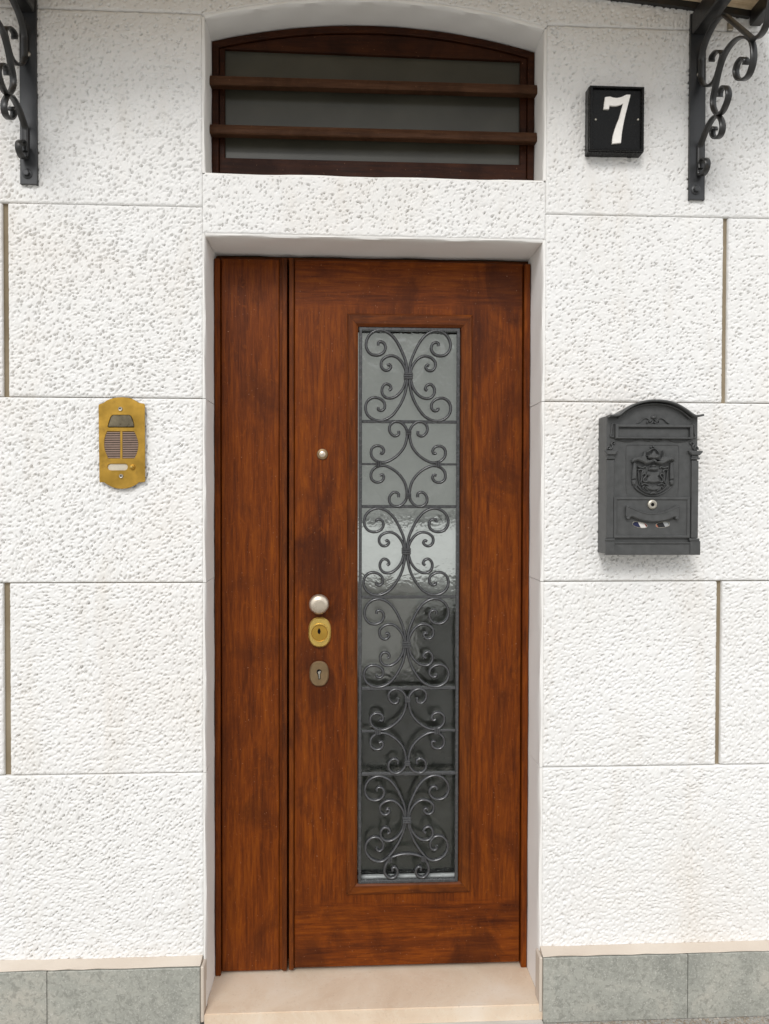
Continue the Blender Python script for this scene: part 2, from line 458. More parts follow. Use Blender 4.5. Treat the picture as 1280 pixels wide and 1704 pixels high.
M_TILE = m_metal('clay_roof', (0.30, 0.13, 0.07), 0, 0.8)

# ------------------------------------------------------------------ main measures
DY = 0.132                                        # depth of the door frame face
WY = 0.100                                        # depth of the window frame face
OXL = X_(342, 900); OXR = X_(901, 900)            # door opening
OZT = 0.5 * (Z_(345, 394) + Z_(900, 401))         # door soffit
WXL = OXL; WXR = OXR            # window opening
WZB = 0.5 * (Z_(346, 290) + Z_(888, 297))         # window sill level
SILLZ = 0.7 * Z_(364, 1623, DY) + 0.3 * Z_(866, 1610, DY)
ARC_L, ARC_R, ARC_T = Z_(343, 29), Z_(903, 49), Z_(600, 1)
def arch(x, lift=0.0):
    t = (x - WXL) / (WXR - WXL)
    base = ARC_L + (ARC_R - ARC_L) * t
    return base + (ARC_T - 0.5 * (ARC_L + ARC_R)) * (1 - (2 * t - 1) ** 2) * 1.0 + lift
Z0 = 0.26                                         # plinth top (refined below)
ROWS = [0.5 * (Z_(0, yl) + Z_(1280, yr)) for yl, yr in ((337, 363), (660, 671), (969, 968), (1292, 1271))]
TOPJ = 0.5 * (Z_(0, 15) + Z_(1280, 50))
PLZ = 0.5 * (Z_(170, 1597) + Z_(1090, 1573))
GRLX = (X_(3, 500), X_(14, 500)); GRL4 = (X_(5, 1130), X_(17, 1130))
GRRX = (X_(1203, 500), X_(1212, 500)); GRR4 = (X_(1192, 1130), X_(1201, 1130))

# ------------------------------------------------------------------ stucco relief (height map in metres, shared by every block)
G = 0.0018
HX0, HX1, HZ0, HZ1 = -1.30, 1.55, 0.10, 3.00
nx, nz = int((HX1 - HX0) / G), int((HZ1 - HZ0) / G)
def smooth_noise(cell, amp):
    cx_, cz_ = int((HX1 - HX0) / cell) + 3, int((HZ1 - HZ0) / cell) + 3
    g = rng.standard_normal((cz_, cx_))
    xs = np.arange(nx) * G / cell; zs = np.arange(nz) * G / cell
    xi, zi = xs.astype(int), zs.astype(int)
    fx, fz = xs - xi, zs - zi
    fx = fx * fx * (3 - 2 * fx); fz = fz * fz * (3 - 2 * fz)
    a = g[zi][:, xi] * (1 - fx) + g[zi][:, xi + 1] * fx
    b = g[zi + 1][:, xi] * (1 - fx) + g[zi + 1][:, xi + 1] * fx
    return (a * (1 - fz)[:, None] + b * fz[:, None]) * amp
HM = smooth_noise(0.16, 0.0007) + smooth_noise(0.03, 0.0005) + smooth_noise(0.009, 0.00022)
FLOW = smooth_noise(0.10, 0.30) + smooth_noise(0.035, 0.25)
STY = smooth_noise(0.22, 0.10)
def style(x, z):
    """0 = smooth with scattered small holes, 1 = ridged all over"""
    if x < OXL: s = 1.0 - 0.62 * min(1, max(0, (z - 2.25) / 0.35))
    elif x > OXR: s = 0.96 - 0.48 * min(1, max(0, (z - 0.95) / 0.95))
    else: s = 0.50
    return s
def splat(cx_, cz_, la, lb, ang, amp):
    r = int(2.4 * max(la, lb) / G) + 1
    i0, j0 = int((cx_ - HX0) / G), int((cz_ - HZ0) / G)
    ia, ib, ja, jb = max(0, i0 - r), min(nx, i0 + r + 1), max(0, j0 - r), min(nz, j0 + r + 1)
    if ia >= ib or ja >= jb: return
    xs = np.arange(ia, ib) * G + HX0 - cx_; zs = (np.arange(ja, jb) * G + HZ0 - cz_)[:, None]
    c, s = math.cos(ang), math.sin(ang)
    u = (xs * c + zs * s) / la; v = (-xs * s + zs * c) / lb
    q = u * u + v * v
    HM[ja:jb, ia:ib] += amp * np.exp(-0.5 * q * np.sqrt(q + .3))
def scatter(cell, fn):
    for j in range(int((HZ1 - HZ0) / cell)):
        z = HZ0 + (j + .5) * cell
        for i in range(int((HX1 - HX0) / cell)):
            x = HX0 + (i + .5) * cell
            if OXL + .03 < x < OXR - .03 and (z < OZT - .02 or WZB + .02 < z < ARC_L - .02): continue
            fn(x + random.uniform(-.5, .5) * cell, z + random.uniform(-.5, .5) * cell)
def look(x, z):
    j, i = min(nz - 1, max(0, int((z - HZ0) / G))), min(nx - 1, max(0, int((x - HX0) / G)))
    return min(1, max(0, style(x, z) + STY[j, i])), math.radians(42) + FLOW[j, i]
def pit(x, z):
    s, a = look(x, z)
    if random.random() > 0.50 + 0.32 * s: return
    a += random.gauss(0, 0.38)
    k = random.uniform(.7, 1.25)
    la = (0.0016 + 0.0020 * s * random.random() + .0005 * s) * k; lb = (0.0012 + 0.0005 * random.random() * s) * k
    dp = random.random()
    splat(x, z, la, lb, a, -(0.0018 + 0.0072 * dp ** 1.6) * (1.38 - 0.20 * s))
def ridge(x, z):
    s, a = look(x, z)
    if random.random() > .25 + .75 * s: return
    a += random.gauss(0, 0.32)
    splat(x, z, random.uniform(.003, .0065), random.uniform(.0010, .0017), a, random.uniform(.0004, .0013))
scatter(0.0093, pit)
scatter(0.0085, ridge)
# faint drafted margins beside the opening
for px, za, zb in ((297, ROWS[0] + .0, ROWS[0] + .12), (331, ROWS[2], ROWS[1] - .02), (331, ROWS[3], ROWS[2] - .05), (325, ROWS[0] + .25, TOPJ)):
    xx = X_(px, 500); i = int((xx - HX0) / G)
    for j in range(int((za - HZ0) / G), int((zb - HZ0) / G)):
        ii = i + int(round(1.2 * math.sin(j * .11) + random.random() * .8)); HM[j, ii - 1:ii + 2] -= np.array([.0006, .0013, .0006])

def hsample(X, Z):
    fx = np.clip((X - HX0) / G, 0, nx - 1.001); fz = np.clip((Z - HZ0) / G, 0, nz - 1.001)
    i, j = fx.astype(int), fz.astype(int); a, b = fx - i, fz - j
    return (HM[j, i] * (1 - a) + HM[j, i + 1] * a) * (1 - b) + (HM[j + 1, i] * (1 - a) + HM[j + 1, i + 1] * a) * b

# ------------------------------------------------------------------ the rendered house wall
wall = thing('house_wall', 'white pitted stucco house wall scored into large blocks around the door', 'wall', (0, 0, 0))
def stucco_block(x0, x1, z0, z1, step=G, zlo=None, zhi=None, edge=(1, 1, 1, 1)):
    """one block face with real pitted relief; edge = soft arris left,right,bottom,top"""
    n = max(2, int(round((x1 - x0) / step)) + 1); m_ = max(2, int(round((z1 - z0) / step)) + 1)
    xs = np.linspace(x0, x1, n); t = np.linspace(0, 1, m_)[:, None]
    lo = np.full(n, z0) if zlo is None else np.array([zlo(x) for x in xs])
    hi = np.full(n, z1) if zhi is None else np.array([zhi(x) for x in xs])
    X = np.broadcast_to(xs, (m_, n)).copy(); Z = lo * (1 - t) + hi * t
    wob = lambda q, ph: 0.0008 * np.sin(q * 61 + ph) + 0.0007 * np.sin(q * 173 + ph * 2) + 0.0005 * np.sin(q * 409 + ph)
    dx0, dx1, dz0, dz1 = X - x0 + wob(Z, 1), x1 - X + wob(Z, 2), Z - lo + wob(X, 3), hi - Z + wob(X, 4)
    H = hsample(X, Z)
    fall = np.zeros_like(H)
    for d, e in zip((dx0, dx1, dz0, dz1), edge):
        if e:
            H = H * (1 - np.exp(-(np.maximum(d, 0) / .006) ** 2) * .7)
            fall += 0.0030 * np.exp(-(np.maximum(d, 0) / .0020) ** 2)
    Y = -(H - fall)
    nv = n * m_
    co = np.empty((nv + 2 * (n + m_), 3), np.float32)
    co[:nv, 0] = X.ravel(); co[:nv, 1] = Y.ravel(); co[:nv, 2] = Z.ravel()
    idx = np.arange(nv).reshape(m_, n)
    border = np.concatenate([idx[0, :], idx[1:, -1], idx[-1, -2::-1], idx[-2:0:-1, 0]])
    nb = len(border)
    co = co[:nv + nb]; co[nv:] = co[border]; co[nv:, 1] = 0.0135
    q = np.stack([idx[:-1, :-1], idx[:-1, 1:], idx[1:, 1:], idx[1:, :-1]], -1).reshape(-1, 4)
    bi = np.arange(nb); bn = (bi + 1) % nb
    sk = np.stack([border[bn], border[bi], nv + bi, nv + bn], -1)
    fs = np.concatenate([q, sk]).astype(np.int32)
    me = bpy.data.meshes.new('stucco_block')
    me.vertices.add(len(co)); me.vertices.foreach_set('co', co.ravel())
    me.loops.add(fs.size); me.loops.foreach_set('vertex_index', fs.ravel())
    me.polygons.add(len(fs)); me.polygons.foreach_set('loop_start', np.arange(0, fs.size, 4, dtype=np.int32))
    me.polygons.foreach_set('use_smooth', np.ones(len(fs), bool))
    me.update(); me.materials.append(M_STUCCO)
    o = bpy.data.objects.new('stucco_block', me); COL.objects.link(o); o.parent = wall
    return o
J = 0.0013                       # half a joint
JW = 0.007                       # plaster return at the opening
XA, XB = X_(-40, 852), X_(1325, 852)          # finely built extent
XFA, XFB = -2.6, 2.9                          # coarse blocks further along
LZ = [PLZ] + [r for r in ROWS[::-1]] + [TOPJ]   # PLZ, row4, row3, row2, row1, TOPJ
WTOP = 3.05
for k in range(5):
    za, zb = LZ[k] + (J if k else 0), LZ[k + 1] - J
    gl = {1: GRL4, 3: GRLX}.get(k); gr = {1: GRR4, 3: GRRX}.get(k)
    xl, xr = OXL - JW, OXR + JW
    if k == 4: xl, xr = WXL - JW, WXR + JW
    if gl: stucco_block(XA, gl[0], za, zb); stucco_block(gl[1], xl, za, zb)
    else: stucco_block(XA, xl, za, zb)
    if gr: stucco_block(xr, gr[0], za, zb); stucco_block(gr[1], XB, za, zb)
    else: stucco_block(xr, XB, za, zb)
    stucco_block(XFA, XA - 2 * J, za, zb, 0.02); stucco_block(XB + 2 * J, XFB, za, zb, 0.02)
# above the top joint, over the arch
stucco_block(XA, WXL - JW, TOPJ + J, WTOP - .2, G, edge=(1, 0, 1, 0))
stucco_block(WXR + JW, XB, TOPJ + J, WTOP - .2, G, edge=(0, 1, 1, 0))
stucco_block(WXL - JW, WXR + JW, ARC_L, WTOP - .2, G, zlo=lambda x: arch(min(max(x, WXL), WXR), JW), edge=(0, 0, 1, 0))
for a_, b_ in ((XFA, XA - 2 * J), (XB + 2 * J, XFB)): stucco_block(a_, b_, TOPJ + J, WTOP - .2, 0.02)
stucco_block(XFA, XFB, WTOP - .2 + 2 * J, 5.2, 0.03)
# the flat band between door and window
stucco_block(WXL - JW + .0006, WXR + JW - .0006, OZT + JW, WZB - JW * .3)
# the wall's core, seen in the joints
def core(x0, x1, z0, z1): box('wall_core', x0, x1, 0.0130, 0.30, z0, z1, M_JOINT, wall)
core(XFA, OXL - .012, 0.0, 5.2); core(OXR + .012, XFB, 0.0, 5.2)
core(OXL - .011, OXR + .011, OZT + .012, WZB - .006); core(OXL - .011, OXR + .011, ARC_T + .02, 5.2)

# smooth plastered returns of the two openings
def return_strip(name, pts_front, depth, thick, matl, inward):
    """band of plaster following pts_front (X,Z) from the face to depth; slightly uneven"""
    n = len(pts_front); V, Fc = [], []
    ys = [0.0005, 0.0035, 0.02, depth * .35, depth * .7, depth + .03]
    for i, (x, z) in enumerate(pts_front):
        a = Vector(pts_front[max(i - 1, 0)]); b = Vector(pts_front[min(i + 1, n - 1)])
        t = (b - a).normalized(); nrm = Vector((-t.y, t.x)) * inward
        for k, y in enumerate(ys):
            w = 0.0011 * math.sin(i * .83 + k * 1.7) + random.uniform(-.0005, .0005)
            if k == 0: w -= 0.003
            V.append((x + nrm.x * w, y, z + nrm.y * w))
        V.append((x - nrm.x * thick, ys[-1], z - nrm.y * thick)); V.append((x - nrm.x * thick, ys[0], z - nrm.y * thick))
    k = len(ys) + 2
    for i in range(n - 1):
        for j in range(k):
            Fc.append((i * k + j, i * k + (j + 1) % k, (i + 1) * k + (j + 1) % k, (i + 1) * k + j))
    Fc.append(tuple(range(k))); Fc.append(tuple(range((n - 1) * k, n * k)))
    o = obj(name, V, Fc, matl, wall, True); o.data.set_sharp_from_angle(angle=math.radians(50)); return o
def seg(x0, z0, x1, z1, n): return [(x0 + (x1 - x0) * i / n, z0 + (z1 - z0) * i / n) for i in range(n + 1)]
cutz = [SILLZ + .0] + [r for r in ROWS[::-1] if r < OZT - .05] + [OZT + JW]
for i in range(len(cutz) - 1):
    za, zb = cutz[i] + (.0008 if i else 0), cutz[i + 1] - .0008
    return_strip('jamb_plaster', seg(OXL, za, OXL, zb, 14), DY, JW - .0004, M_REVEAL, -1)
    return_strip('jamb_plaster', seg(OXR, za, OXR, zb, 14), DY, JW - .0004, M_REVEAL, 1)
return_strip('soffit_plaster', seg(OXL + .0005, OZT, OXR - .0005, OZT, 30), DY, JW - .0004, M_REVEAL, -1)
return_strip('jamb_plaster', seg(WXL, WZB, WXL, arch(WXL) + .002, 10), WY, JW - .0004, M_REVEAL, -1)
return_strip('jamb_plaster', seg(WXR, WZB, WXR, arch(WXR) + .002, 10), WY, JW - .0004, M_REVEAL, 1)
return_strip('arch_plaster', [(WXL + (WXR - WXL) * i / 48, arch(WXL + (WXR - WXL) * i / 48)) for i in range(49)], WY, JW - .0004, M_REVEAL, -1)
return_strip('sill_plaster', seg(WXL, WZB, WXR, WZB, 24), WY, .005, M_REVEAL, 1)

# ------------------------------------------------------------------ ground
def sheet(name, x0, x1, y0, y1, z, matl, n=1):
    o = obj(name, [(x0, y0, z), (x1, y0, z), (x1, y1, z), (x0, y1, z)], [(0, 1, 2, 3)], matl); o['kind'] = 'structure'; return o
sheet('ground', -300, 300, -300, 0.3, -0.16, M_ASPH)
pv = box('pavement', -60, 60, -1.75, 0.012, -0.15, 0.0, M_PAVE, bev=0.012); pv['kind'] = 'structure'
sheet('road', -60, 60, -8.4, -1.75, -0.156, M_ASPH)
far = box('far_paving', -60, 60, -46, -8.4, -0.158, -0.03, M_PLAZA, bev=0.02); far['kind'] = 'structure'

# ------------------------------------------------------------------ plinth of stone slabs, left and right of the step
def plinth(label, x0, x1, joints, side):
    t = thing('stone_plinth', label, 'plinth', (0.5 * (x0 + x1), -.02, 0), 'stone plinths beside the doorstep')
    xs = [x0] + joints + [x1]
    zt = PLZ - .0045
    for a, b in zip(xs[:-1], xs[1:]):
        box('slab', a + .0007, b - .0007, -0.036, -0.016, 0.001, zt - random.uniform(0, .002), M_STONE, t, bev=.0012)
    # mortar bed on top, running back to the wall, a little ragged
    n = 60; V, Fc = [], []
    for i in range(n + 1):
        x = x0 + (x1 - x0) * i / n
        w = random.uniform(-.0012, .0012)
        for (y, z) in ((-.0165, zt - .02), (-.0165, zt + .0005 + w * .3), (-.0335 + w, zt + .001 + w * .2), (-.0325, zt + .0028 + w * .6), (-.002, PLZ + .004 + random.uniform(-.001, .0028)), (0.012, PLZ + .003), (0.012, zt - .02)):
            V.append((x, y, z))
    k = 7
    for i in range(n):
        for j in range(k): Fc.append((i * k + j, i * k + (j + 1) % k, (i + 1) * k + (j + 1) % k, (i + 1) * k + j))
    Fc.append(tuple(range(k))); Fc.append(tuple(range(n * k, (n + 1) * k)))
    obj('mortar_bed', V, Fc, M_BED, t)
    ex = x1 if side < 0 else x0                       # mortared end towards the door
    box('mortar_end', min(ex, ex - side * .009), max(ex, ex - side * .009), -.0335, .0125, .0275, zt - .001, M_BED, t, bev=.003)
    return t
PXL, PXR = X_(333, 1650, -.036), X_(904, 1630, -.036)
plinth('grey-green stone plinth low on the wall left of the doorstep', -2.6, PXL, [X_(78, 1650, -.036) - .86, X_(78, 1650, -.036)], -1)
plinth('grey-green stone plinth low on the wall right of the doorstep', PXR, 2.9, [X_(1145, 1620, -.036), X_(1145, 1620, -.036) + .8], 1)

# ------------------------------------------------------------------ doorstep
st = thing('doorstep', 'cream marble doorstep slab below the wooden front door', 'doorstep', (0, 0, 0))
bm = bmesh.new()
sx0, sx1 = X_(340, 1694, -.03), X_(903, 1672, -.03)
pts = [(sx0, -.030), (sx1, -.030), (sx1, .012), (OXR - .001, .013), (OXR - .001, .24), (OXL + .001, .24), (OXL + .001, .013), (sx0, .012)]
vb = [bm.verts.new((x, y, .0065)) for x, y in pts]; vt = [bm.verts.new((x, y, SILLZ - .0005)) for x, y in pts]
bm.faces.new(vb[::-1]); bm.faces.new(vt)
for i in range(8): bm.faces.new((vb[i], vb[(i + 1) % 8], vt[(i + 1) % 8], vt[i]))
bmesh.ops.bevel(bm, geom=[e for e in bm.edges if all(v.co.z > .01 for v in e.verts)], offset=.0022, segments=2, affect='EDGES')
bm_obj('marble_slab', bm, M_MARBLE, st)
box('mortar_base', sx0 + .004, sx1 - .002, -.042, .2, 0.0005, .0063, M_CONC, st)

# ------------------------------------------------------------------ front door
door = thing('front_door', 'varnished reddish-brown wooden front door with a tall glazed iron grille', 'door', (0.5 * (OXL + OXR), DY, SILLZ))
D0 = DY
dz0, dz1 = SILLZ + .004, OZT - .002
dxl, dxr = OXL + .002, OXR - .002
def dx(px, y=900, Y=D0): return X_(px, y, Y)
def dz(py, x=640, Y=D0): return Z_(x, py, Y)
fl, fr = dx(368), dx(869)
ftop = dz(433.5)
box('door_frame', dxl, fl - .002, D0 - .004, D0 + .07, SILLZ, dz1 - .016, M_FRAMEW, door, bev=.002)
box('door_frame', fr + .0025, dxr, D0 - .004, D0 + .07, SILLZ, dz1 - .016, M_FRAMEW, door, bev=.002)
box('door_frame', dxl, dxr, D0 + .030, D0 + .07, dz1 - .0155, dz1, M_HWOOD, door, bev=.002)

# narrow fixed leaf on the left
LF = D0 + .006
x_a, x_b = fl, dx(464.5)
bx0_ = dx(469.5)
sidel = box('side_leaf', x_a, x_b, LF, LF + .045, dz0 + .002, ftop, M_SIDEW, door, bev=.0022)
box('bead', x_b + .0008, bx0_ - .0006, LF + .0045, LF + .045, dz0 + .002, ftop, M_FRAMEW, sidel)
bx0, bx1 = dx(469.5), dx(477.6)
box('bead', bx0, bx1, LF - .004, LF + .045, dz0 + .002, ftop + .004, M_VWOOD, sidel, bev=.0025, seg=2)
# main leaf with the glazed opening
l0, l1 = dx(481), dx(489)
M_LEAFW = m_wood('varnished_leaf_wood', WD, WM, WL, rails=(dz(1495) - SILLZ, dz(520) - SILLZ), seed=21, stain=[(dx(535) - .5 * (OXL + OXR), dz(960) - SILLZ, .13), (dx(533) - .5 * (OXL + OXR), dz(1165) - SILLZ, .10), (dx(840) - .5 * (OXL + OXR), dz(480) - SILLZ, .14), (dx(520) - .5 * (OXL + OXR), dz(1590) - SILLZ, .10), (dx(800) - .5 * (OXL + OXR), dz(1592) - SILLZ, .12)])
ox0, ox1, oz0, oz1 = dx(594), dx(766), dz(1470), dz(544)
leaf_x0, leaf_x1 = l1 + .0012, fr
leaf = plate('door_leaf', [(leaf_x0, dz0 + .007), (leaf_x1, dz0 + .007), (leaf_x1, ftop), (leaf_x0, ftop)], LF, LF + .045, M_LEAFW, door,
             holes=[[(ox0, oz0), (ox1, oz0), (ox1, oz1), (ox0, oz1)]], ch=.0022)
box('bead', l0, l1, LF - .005, LF + .045, dz0 + .004, ftop + .004, M_VWOOD, leaf, bev=.0028, seg=2)
# weather lip under the leaf
# mitred moulding round the glass
mo = [dx(577.5), dx(785), dz(1488), dz(522)]; mi = [dx(595.5), dx(767), dz(1469.5), dz(543.5)]
def mitre(name, o1, o2, i2, i1, m_):
    V = [];
    prof = [(0.0, .0005), (0.0, -.0045), (.12, -.0075), (.78, -.0075), (.93, -.004), (1.0, -.003), (1.0, .0005)]
    for t, dy in prof:
        for o_, i_ in ((o1, i1), (o2, i2)):
            V.append((o_[0] + (i_[0] - o_[0]) * t, LF + dy, o_[1] + (i_[1] - o_[1]) * t))
    n = len(prof); Fc = [(2 * j, 2 * j + 1, 2 * ((j + 1) % n) + 1, 2 * ((j + 1) % n)) for j in range(n)]
    Fc += [tuple(2 * j for j in range(n)), tuple(2 * j + 1 for j in range(n))]
    return obj(name, V, Fc, m_, leaf)
g_ = .0004
O = [(mo[0], mo[2]), (mo[1], mo[2]), (mo[1], mo[3]), (mo[0], mo[3])]; I = [(mi[0], mi[2]), (mi[1], mi[2]), (mi[1], mi[3]), (mi[0], mi[3])]
mitre('moulding', (O[0][0] + g_, O[0][1]), (O[1][0] - g_, O[1][1]), (I[1][0] - g_, I[1][1]), (I[0][0] + g_, I[0][1]), M_HWOOD)
mitre('moulding', (O[2][0] - g_, O[2][1]), (O[3][0] + g_, O[3][1]), (I[3][0] + g_, I[3][1]), (I[2][0] - g_, I[2][1]), M_HWOOD)
mitre('moulding', (O[1][0], O[1][1] + g_), (O[2][0], O[2][1] - g_), (I[2][0], I[2][1] - g_), (I[1][0], I[1][1] + g_), M_VWOOD)
mitre('moulding', (O[3][0], O[3][1] - g_), (O[0][0], O[0][1] + g_), (I[0][0], I[0][1] + g_), (I[3][0], I[3][1] - g_), M_VWOOD)
# glass and putty
GY = LF + .030
box('glass_pane', ox0 - .004, ox1 + .004, GY, GY + .006, oz0 - .004, oz1 + .004, M_GLASS, door)
box('glazing_bead', ox0 + .004, ox1 - .002, GY - .014, GY - .0005, oz0 + .0005, oz0 + .010, M_PUTTY, door, bev=.002)

plate('door_backing', [(dxl, SILLZ), (dxr, SILLZ), (dxr, dz1), (dxl, dz1)], D0 + .0705, D0 + .085, M_DARK, door, holes=[[(ox0, oz0), (ox1, oz0), (ox1, oz1), (ox0, oz1)]])
# wrought-iron grille
GP = LF - .001                               # grille centre plane
grille = None
fw = .0085
def gx(px, py): return X_(px, py, GP)
def gz(px, py): return Z_(px, py, GP)
gx0, gx1 = gx(597, 1000), gx(763.5, 1000); gz0, gz1 = gz(680, 1467.5), gz(680, 546)
outer = [(gx0, gz0), (gx1, gz0), (gx1, gz1), (gx0, gz1)]
inner = offset_poly(outer, fw)
grille = plate('grille', outer, GP - .006, GP + .008, M_IRON, door, holes=[inner], ch=.0012)
GX = .5 * (gx0 + gx1)
bars = [gz(680, y) for y in (702, 843, 993, 1145, 1287)]
for z in bars:
    box('bar', gx0 + fw + .0002, gx1 - fw - .0002, GP - .005, GP + .006, z - .0042, z + .0042, M_IRON, grille, bev=.0012)
PXM = 1.0 / 620 * (DIST + GP) / DIST * 1.004  # metres per photo pixel on the grille plane
def scroll(pts, cx_, cz_, sx, sy, k):
    p2 = catmull([(x * k * sx, y * k * sy) for x, y in pts], 5)
    path = [Vector((cx_ + p.x, GP, cz_ + p.y)) for p in p2]
    return sweep('scroll', path, (0, 1, 0), .0077, .0150, M_IRON, grille, rnd=.42, taper=lambda t: 1.0)
def collar(cx_, cz_, w, h, horizontal=True):
    # three-ribbed binding
    for j in (-1, 0, 1):
        if horizontal: box('collar', cx_ - w, cx_ + w, GP - .0115, GP + .0095, cz_ + j * h * .36 - h * .17, cz_ + j * h * .36 + h * .17, M_IRON, grille, bev=.0012)
        else: box('collar', cx_ + j * h * .36 - h * .17, cx_ + j * h * .36 + h * .17, GP - .0115, GP + .0095, cz_ - w, cz_ + w, M_IRON, grille, bev=.0012)
UO = [(8, 14), (11, 60), (22, 120), (47, 185), (85, 262), (135, 325), (195, 358), (252, 358), (303, 327), (331, 272), (329, 217), (298, 174), (248, 162), (203, 179), (181, 217), (190, 255), (215, 270), (236, 262), (238, 243)]
UI = [(16, 12), (24, 55), (45, 100), (80, 140), (125, 160), (175, 150), (210, 118), (213, 75), (190, 46), (157, 46), (137, 70), (150, 90), (166, 82)]
LO = [(8, -14), (12, -70), (34, -160), (75, -240), (130, -308), (200, -343), (262, -341), (315, -308), (337, -255), (324, -200), (280, -169), (227, -175), (190, -205), (186, -247), (210, -268), (236, -260), (236, -243)]
LI = [(16, -14), (36, -85), (75, -140), (125, -170), (175, -168), (205, -135), (205, -92), (180, -63), (148, -71), (135, -98), (152, -112)]
K = 1 / 4.87 * PXM
def butterfly(cx_, cz_, up_, lo_, lower=True):
    for s in (1, -1):
        scroll(UO, cx_, cz_, s, up_ / 73.8, K); scroll(UI, cx_, cz_, s, up_ / 73.8, K)
        if lower: scroll(LO, cx_, cz_, s, lo_ / 70.5, K); scroll(LI, cx_, cz_, s, lo_ / 70.5, K)
    collar(cx_, cz_, .0128, .017)
def gc(px, py): return gx(px, py), gz(px, py)
def cell(cy_px, top_px, bot_px, cxp):
    c = gc(cxp, cy_px); butterfly(c[0], c[1], cy_px - top_px - 2, bot_px - cy_px - 2)
cell(626, 551, 700, 679.5); cell(917, 846, 990, 676); cell(1072, 996, 1143, 676.5)
DI = [(76, 262), (78, 232), (113, 222), (146, 255), (146, 303), (108, 334), (60, 328), (22, 290), (10, 245), (14, 195), (33, 135), (78, 76), (138, 32), (198, 12), (258, 27), (291, 65), (291, 115), (258, 143), (215, 138), (194, 110), (203, 84), (224, 90)]
for (cy_, cxp) in ((772.5, 679.5), (1216, 678)):
    c = gc(cxp, cy_)
    for s in (1, -1):
        for q in (1, -1): scroll(DI, c[0], c[1], s, q * 1.0, K)
        collar(c[0], c[1] + s * 252 * K, .0082, .0145)
        collar(c[0] + s * 236 * K, c[1], .0090, .0150, False)
        xe = gx1 - fw if s > 0 else gx0 + fw
        xa, xb = sorted((c[0] + s * 246 * K, xe - s * .0002))
        box('bar', xa, xb, GP - .004, GP + .005, c[1] - .003, c[1] + .003, M_IRON, grille, bev=.001)
# bottom cell, with its arch and two small curls
c = gc(677, 1363); K6 = 1 / 4.604 * PXM
LO6 = [(8, -14), (14, -50), (32, -108), (62, -175), (104, -240), (146, -288), (180, -312), (222, -313), (272, -290), (308, -237), (304, -177), (267, -135), (214, -133), (181, -170), (180, -215), (205, -236), (226, -224), (222, -206)]
ARC6 = [(-136, -300), (-100, -278), (-50, -264), (0, -260), (50, -264), (100, -278), (136, -300)]
CU6 = [(128, -296), (160, -345), (166, -400), (130, -440), (86, -432), (68, -395), (84, -362), (108, -366), (106, -386)]
butterfly(c[0], c[1], 71.5, 70, lower=False)
for s in (1, -1):
    scroll(LO6, c[0], c[1], s, 1, K6); scroll([(x, y * .98) for x, y in LI], c[0], c[1], s, 1, K); scroll(CU6, c[0], c[1], s, 1, K6)
    collar(c[0] + s * 128 * K6, c[1] - 295 * K6, .0085, .013, False)
scroll(ARC6, c[0], c[1], 1, 1, K6)

# door furniture
def dcen(px, py): return X_(px, py, LF - .01), Z_(px, py, LF - .01)
px_m = 1 / 620 * (DIST + LF) / DIST
c = dcen(536.5, 755.5)
ph = lathe('peephole', [(5.2 * px_m, LF - .004), (5.6 * px_m, LF - .0048), (8.2 * px_m, LF - .004), (9 * px_m, LF - .0015), (9 * px_m, LF + .004)], c[0], c[1], M_BRASS3, door)
lathe('lens', [(.3 * px_m, LF - .0062), (3.4 * px_m, LF - .0058), (5 * px_m, LF - .0042), (5 * px_m, LF - .002)], c[0], c[1], M_NICKEL, ph)
c = dcen(531.5, 1003.5); r = 16.2 * px_m
kn = lathe('door_knob', [(.05 * r, LF - .046), (.45 * r, LF - .0452), (.72 * r, LF - .043), (.92 * r, LF - .039), (1.0 * r, LF - .033), (.97 * r, LF - .027), (.75 * r, LF - .022), (.5 * r, LF - .018), (.48 * r, LF - .006), (.8 * r, LF - .004), (.82 * r, LF + .003)], c[0], c[1], M_NICKEL, door, seg=48)
def stadium(cx_, cz_, rx, rz, n=40, e=2.4):
    out = []
    for i in range(n):
        a = 2 * math.pi * i / n; ca, sa = math.cos(a), math.sin(a)
        out.append((cx_ + rx * math.copysign(abs(ca) ** (2 / e), ca), cz_ + rz * math.copysign(abs(sa) ** (2 / e), sa)))
    return out
c = dcen(532, 1052.5)
es = plate('lock_plate', stadium(c[0], c[1], 18.5 * px_m, 24.5 * px_m), LF - .010, LF + .003, M_BRASS2, door, ch=.0035)
lathe('lock_ring', [(13.6 * px_m, LF - .0105), (13.9 * px_m, LF - .0135), (15.2 * px_m, LF - .0135), (15.6 * px_m, LF - .009)], c[0], c[1] - .001, M_BRASS2, es)
lathe('lock_cylinder', [(.4 * px_m, LF - .0128), (12.4 * px_m, LF - .0125), (13.2 * px_m, LF - .0105), (13.2 * px_m, LF - .008)], c[0], c[1] - .001, M_BRASS, es)
plate('keyhole', [(c[0] - .0012 + a * px_m, c[1] + b * px_m) for a, b in ((0, 7.5), (1.8, 5), (2.6, 1.5), (1.4, -1.6), (0, -2.5), (-1.6, -1.2), (-2.6, 1.5), (-1.8, 5))], LF - .0134, LF - .0126, M_DARK, es)
c = dcen(531, 1122)
es = plate('lock_plate', stadium(c[0], c[1], 15.8 * px_m, 20.5 * px_m), LF - .007, LF + .003, M_BRASS3, door, ch=.003)
plate('keyhole', [(c[0] + a * px_m, c[1] + b * px_m) for a, b in ((-3.5, 6), (-1.2, 7.5), (1.6, 7.5), (4, 5.5), (3.6, 2), (2, 0), (2.4, -8), (-.8, -9), (-2, -1), (-4, 2))], LF - .0078, LF - .0069, M_DARK, es)
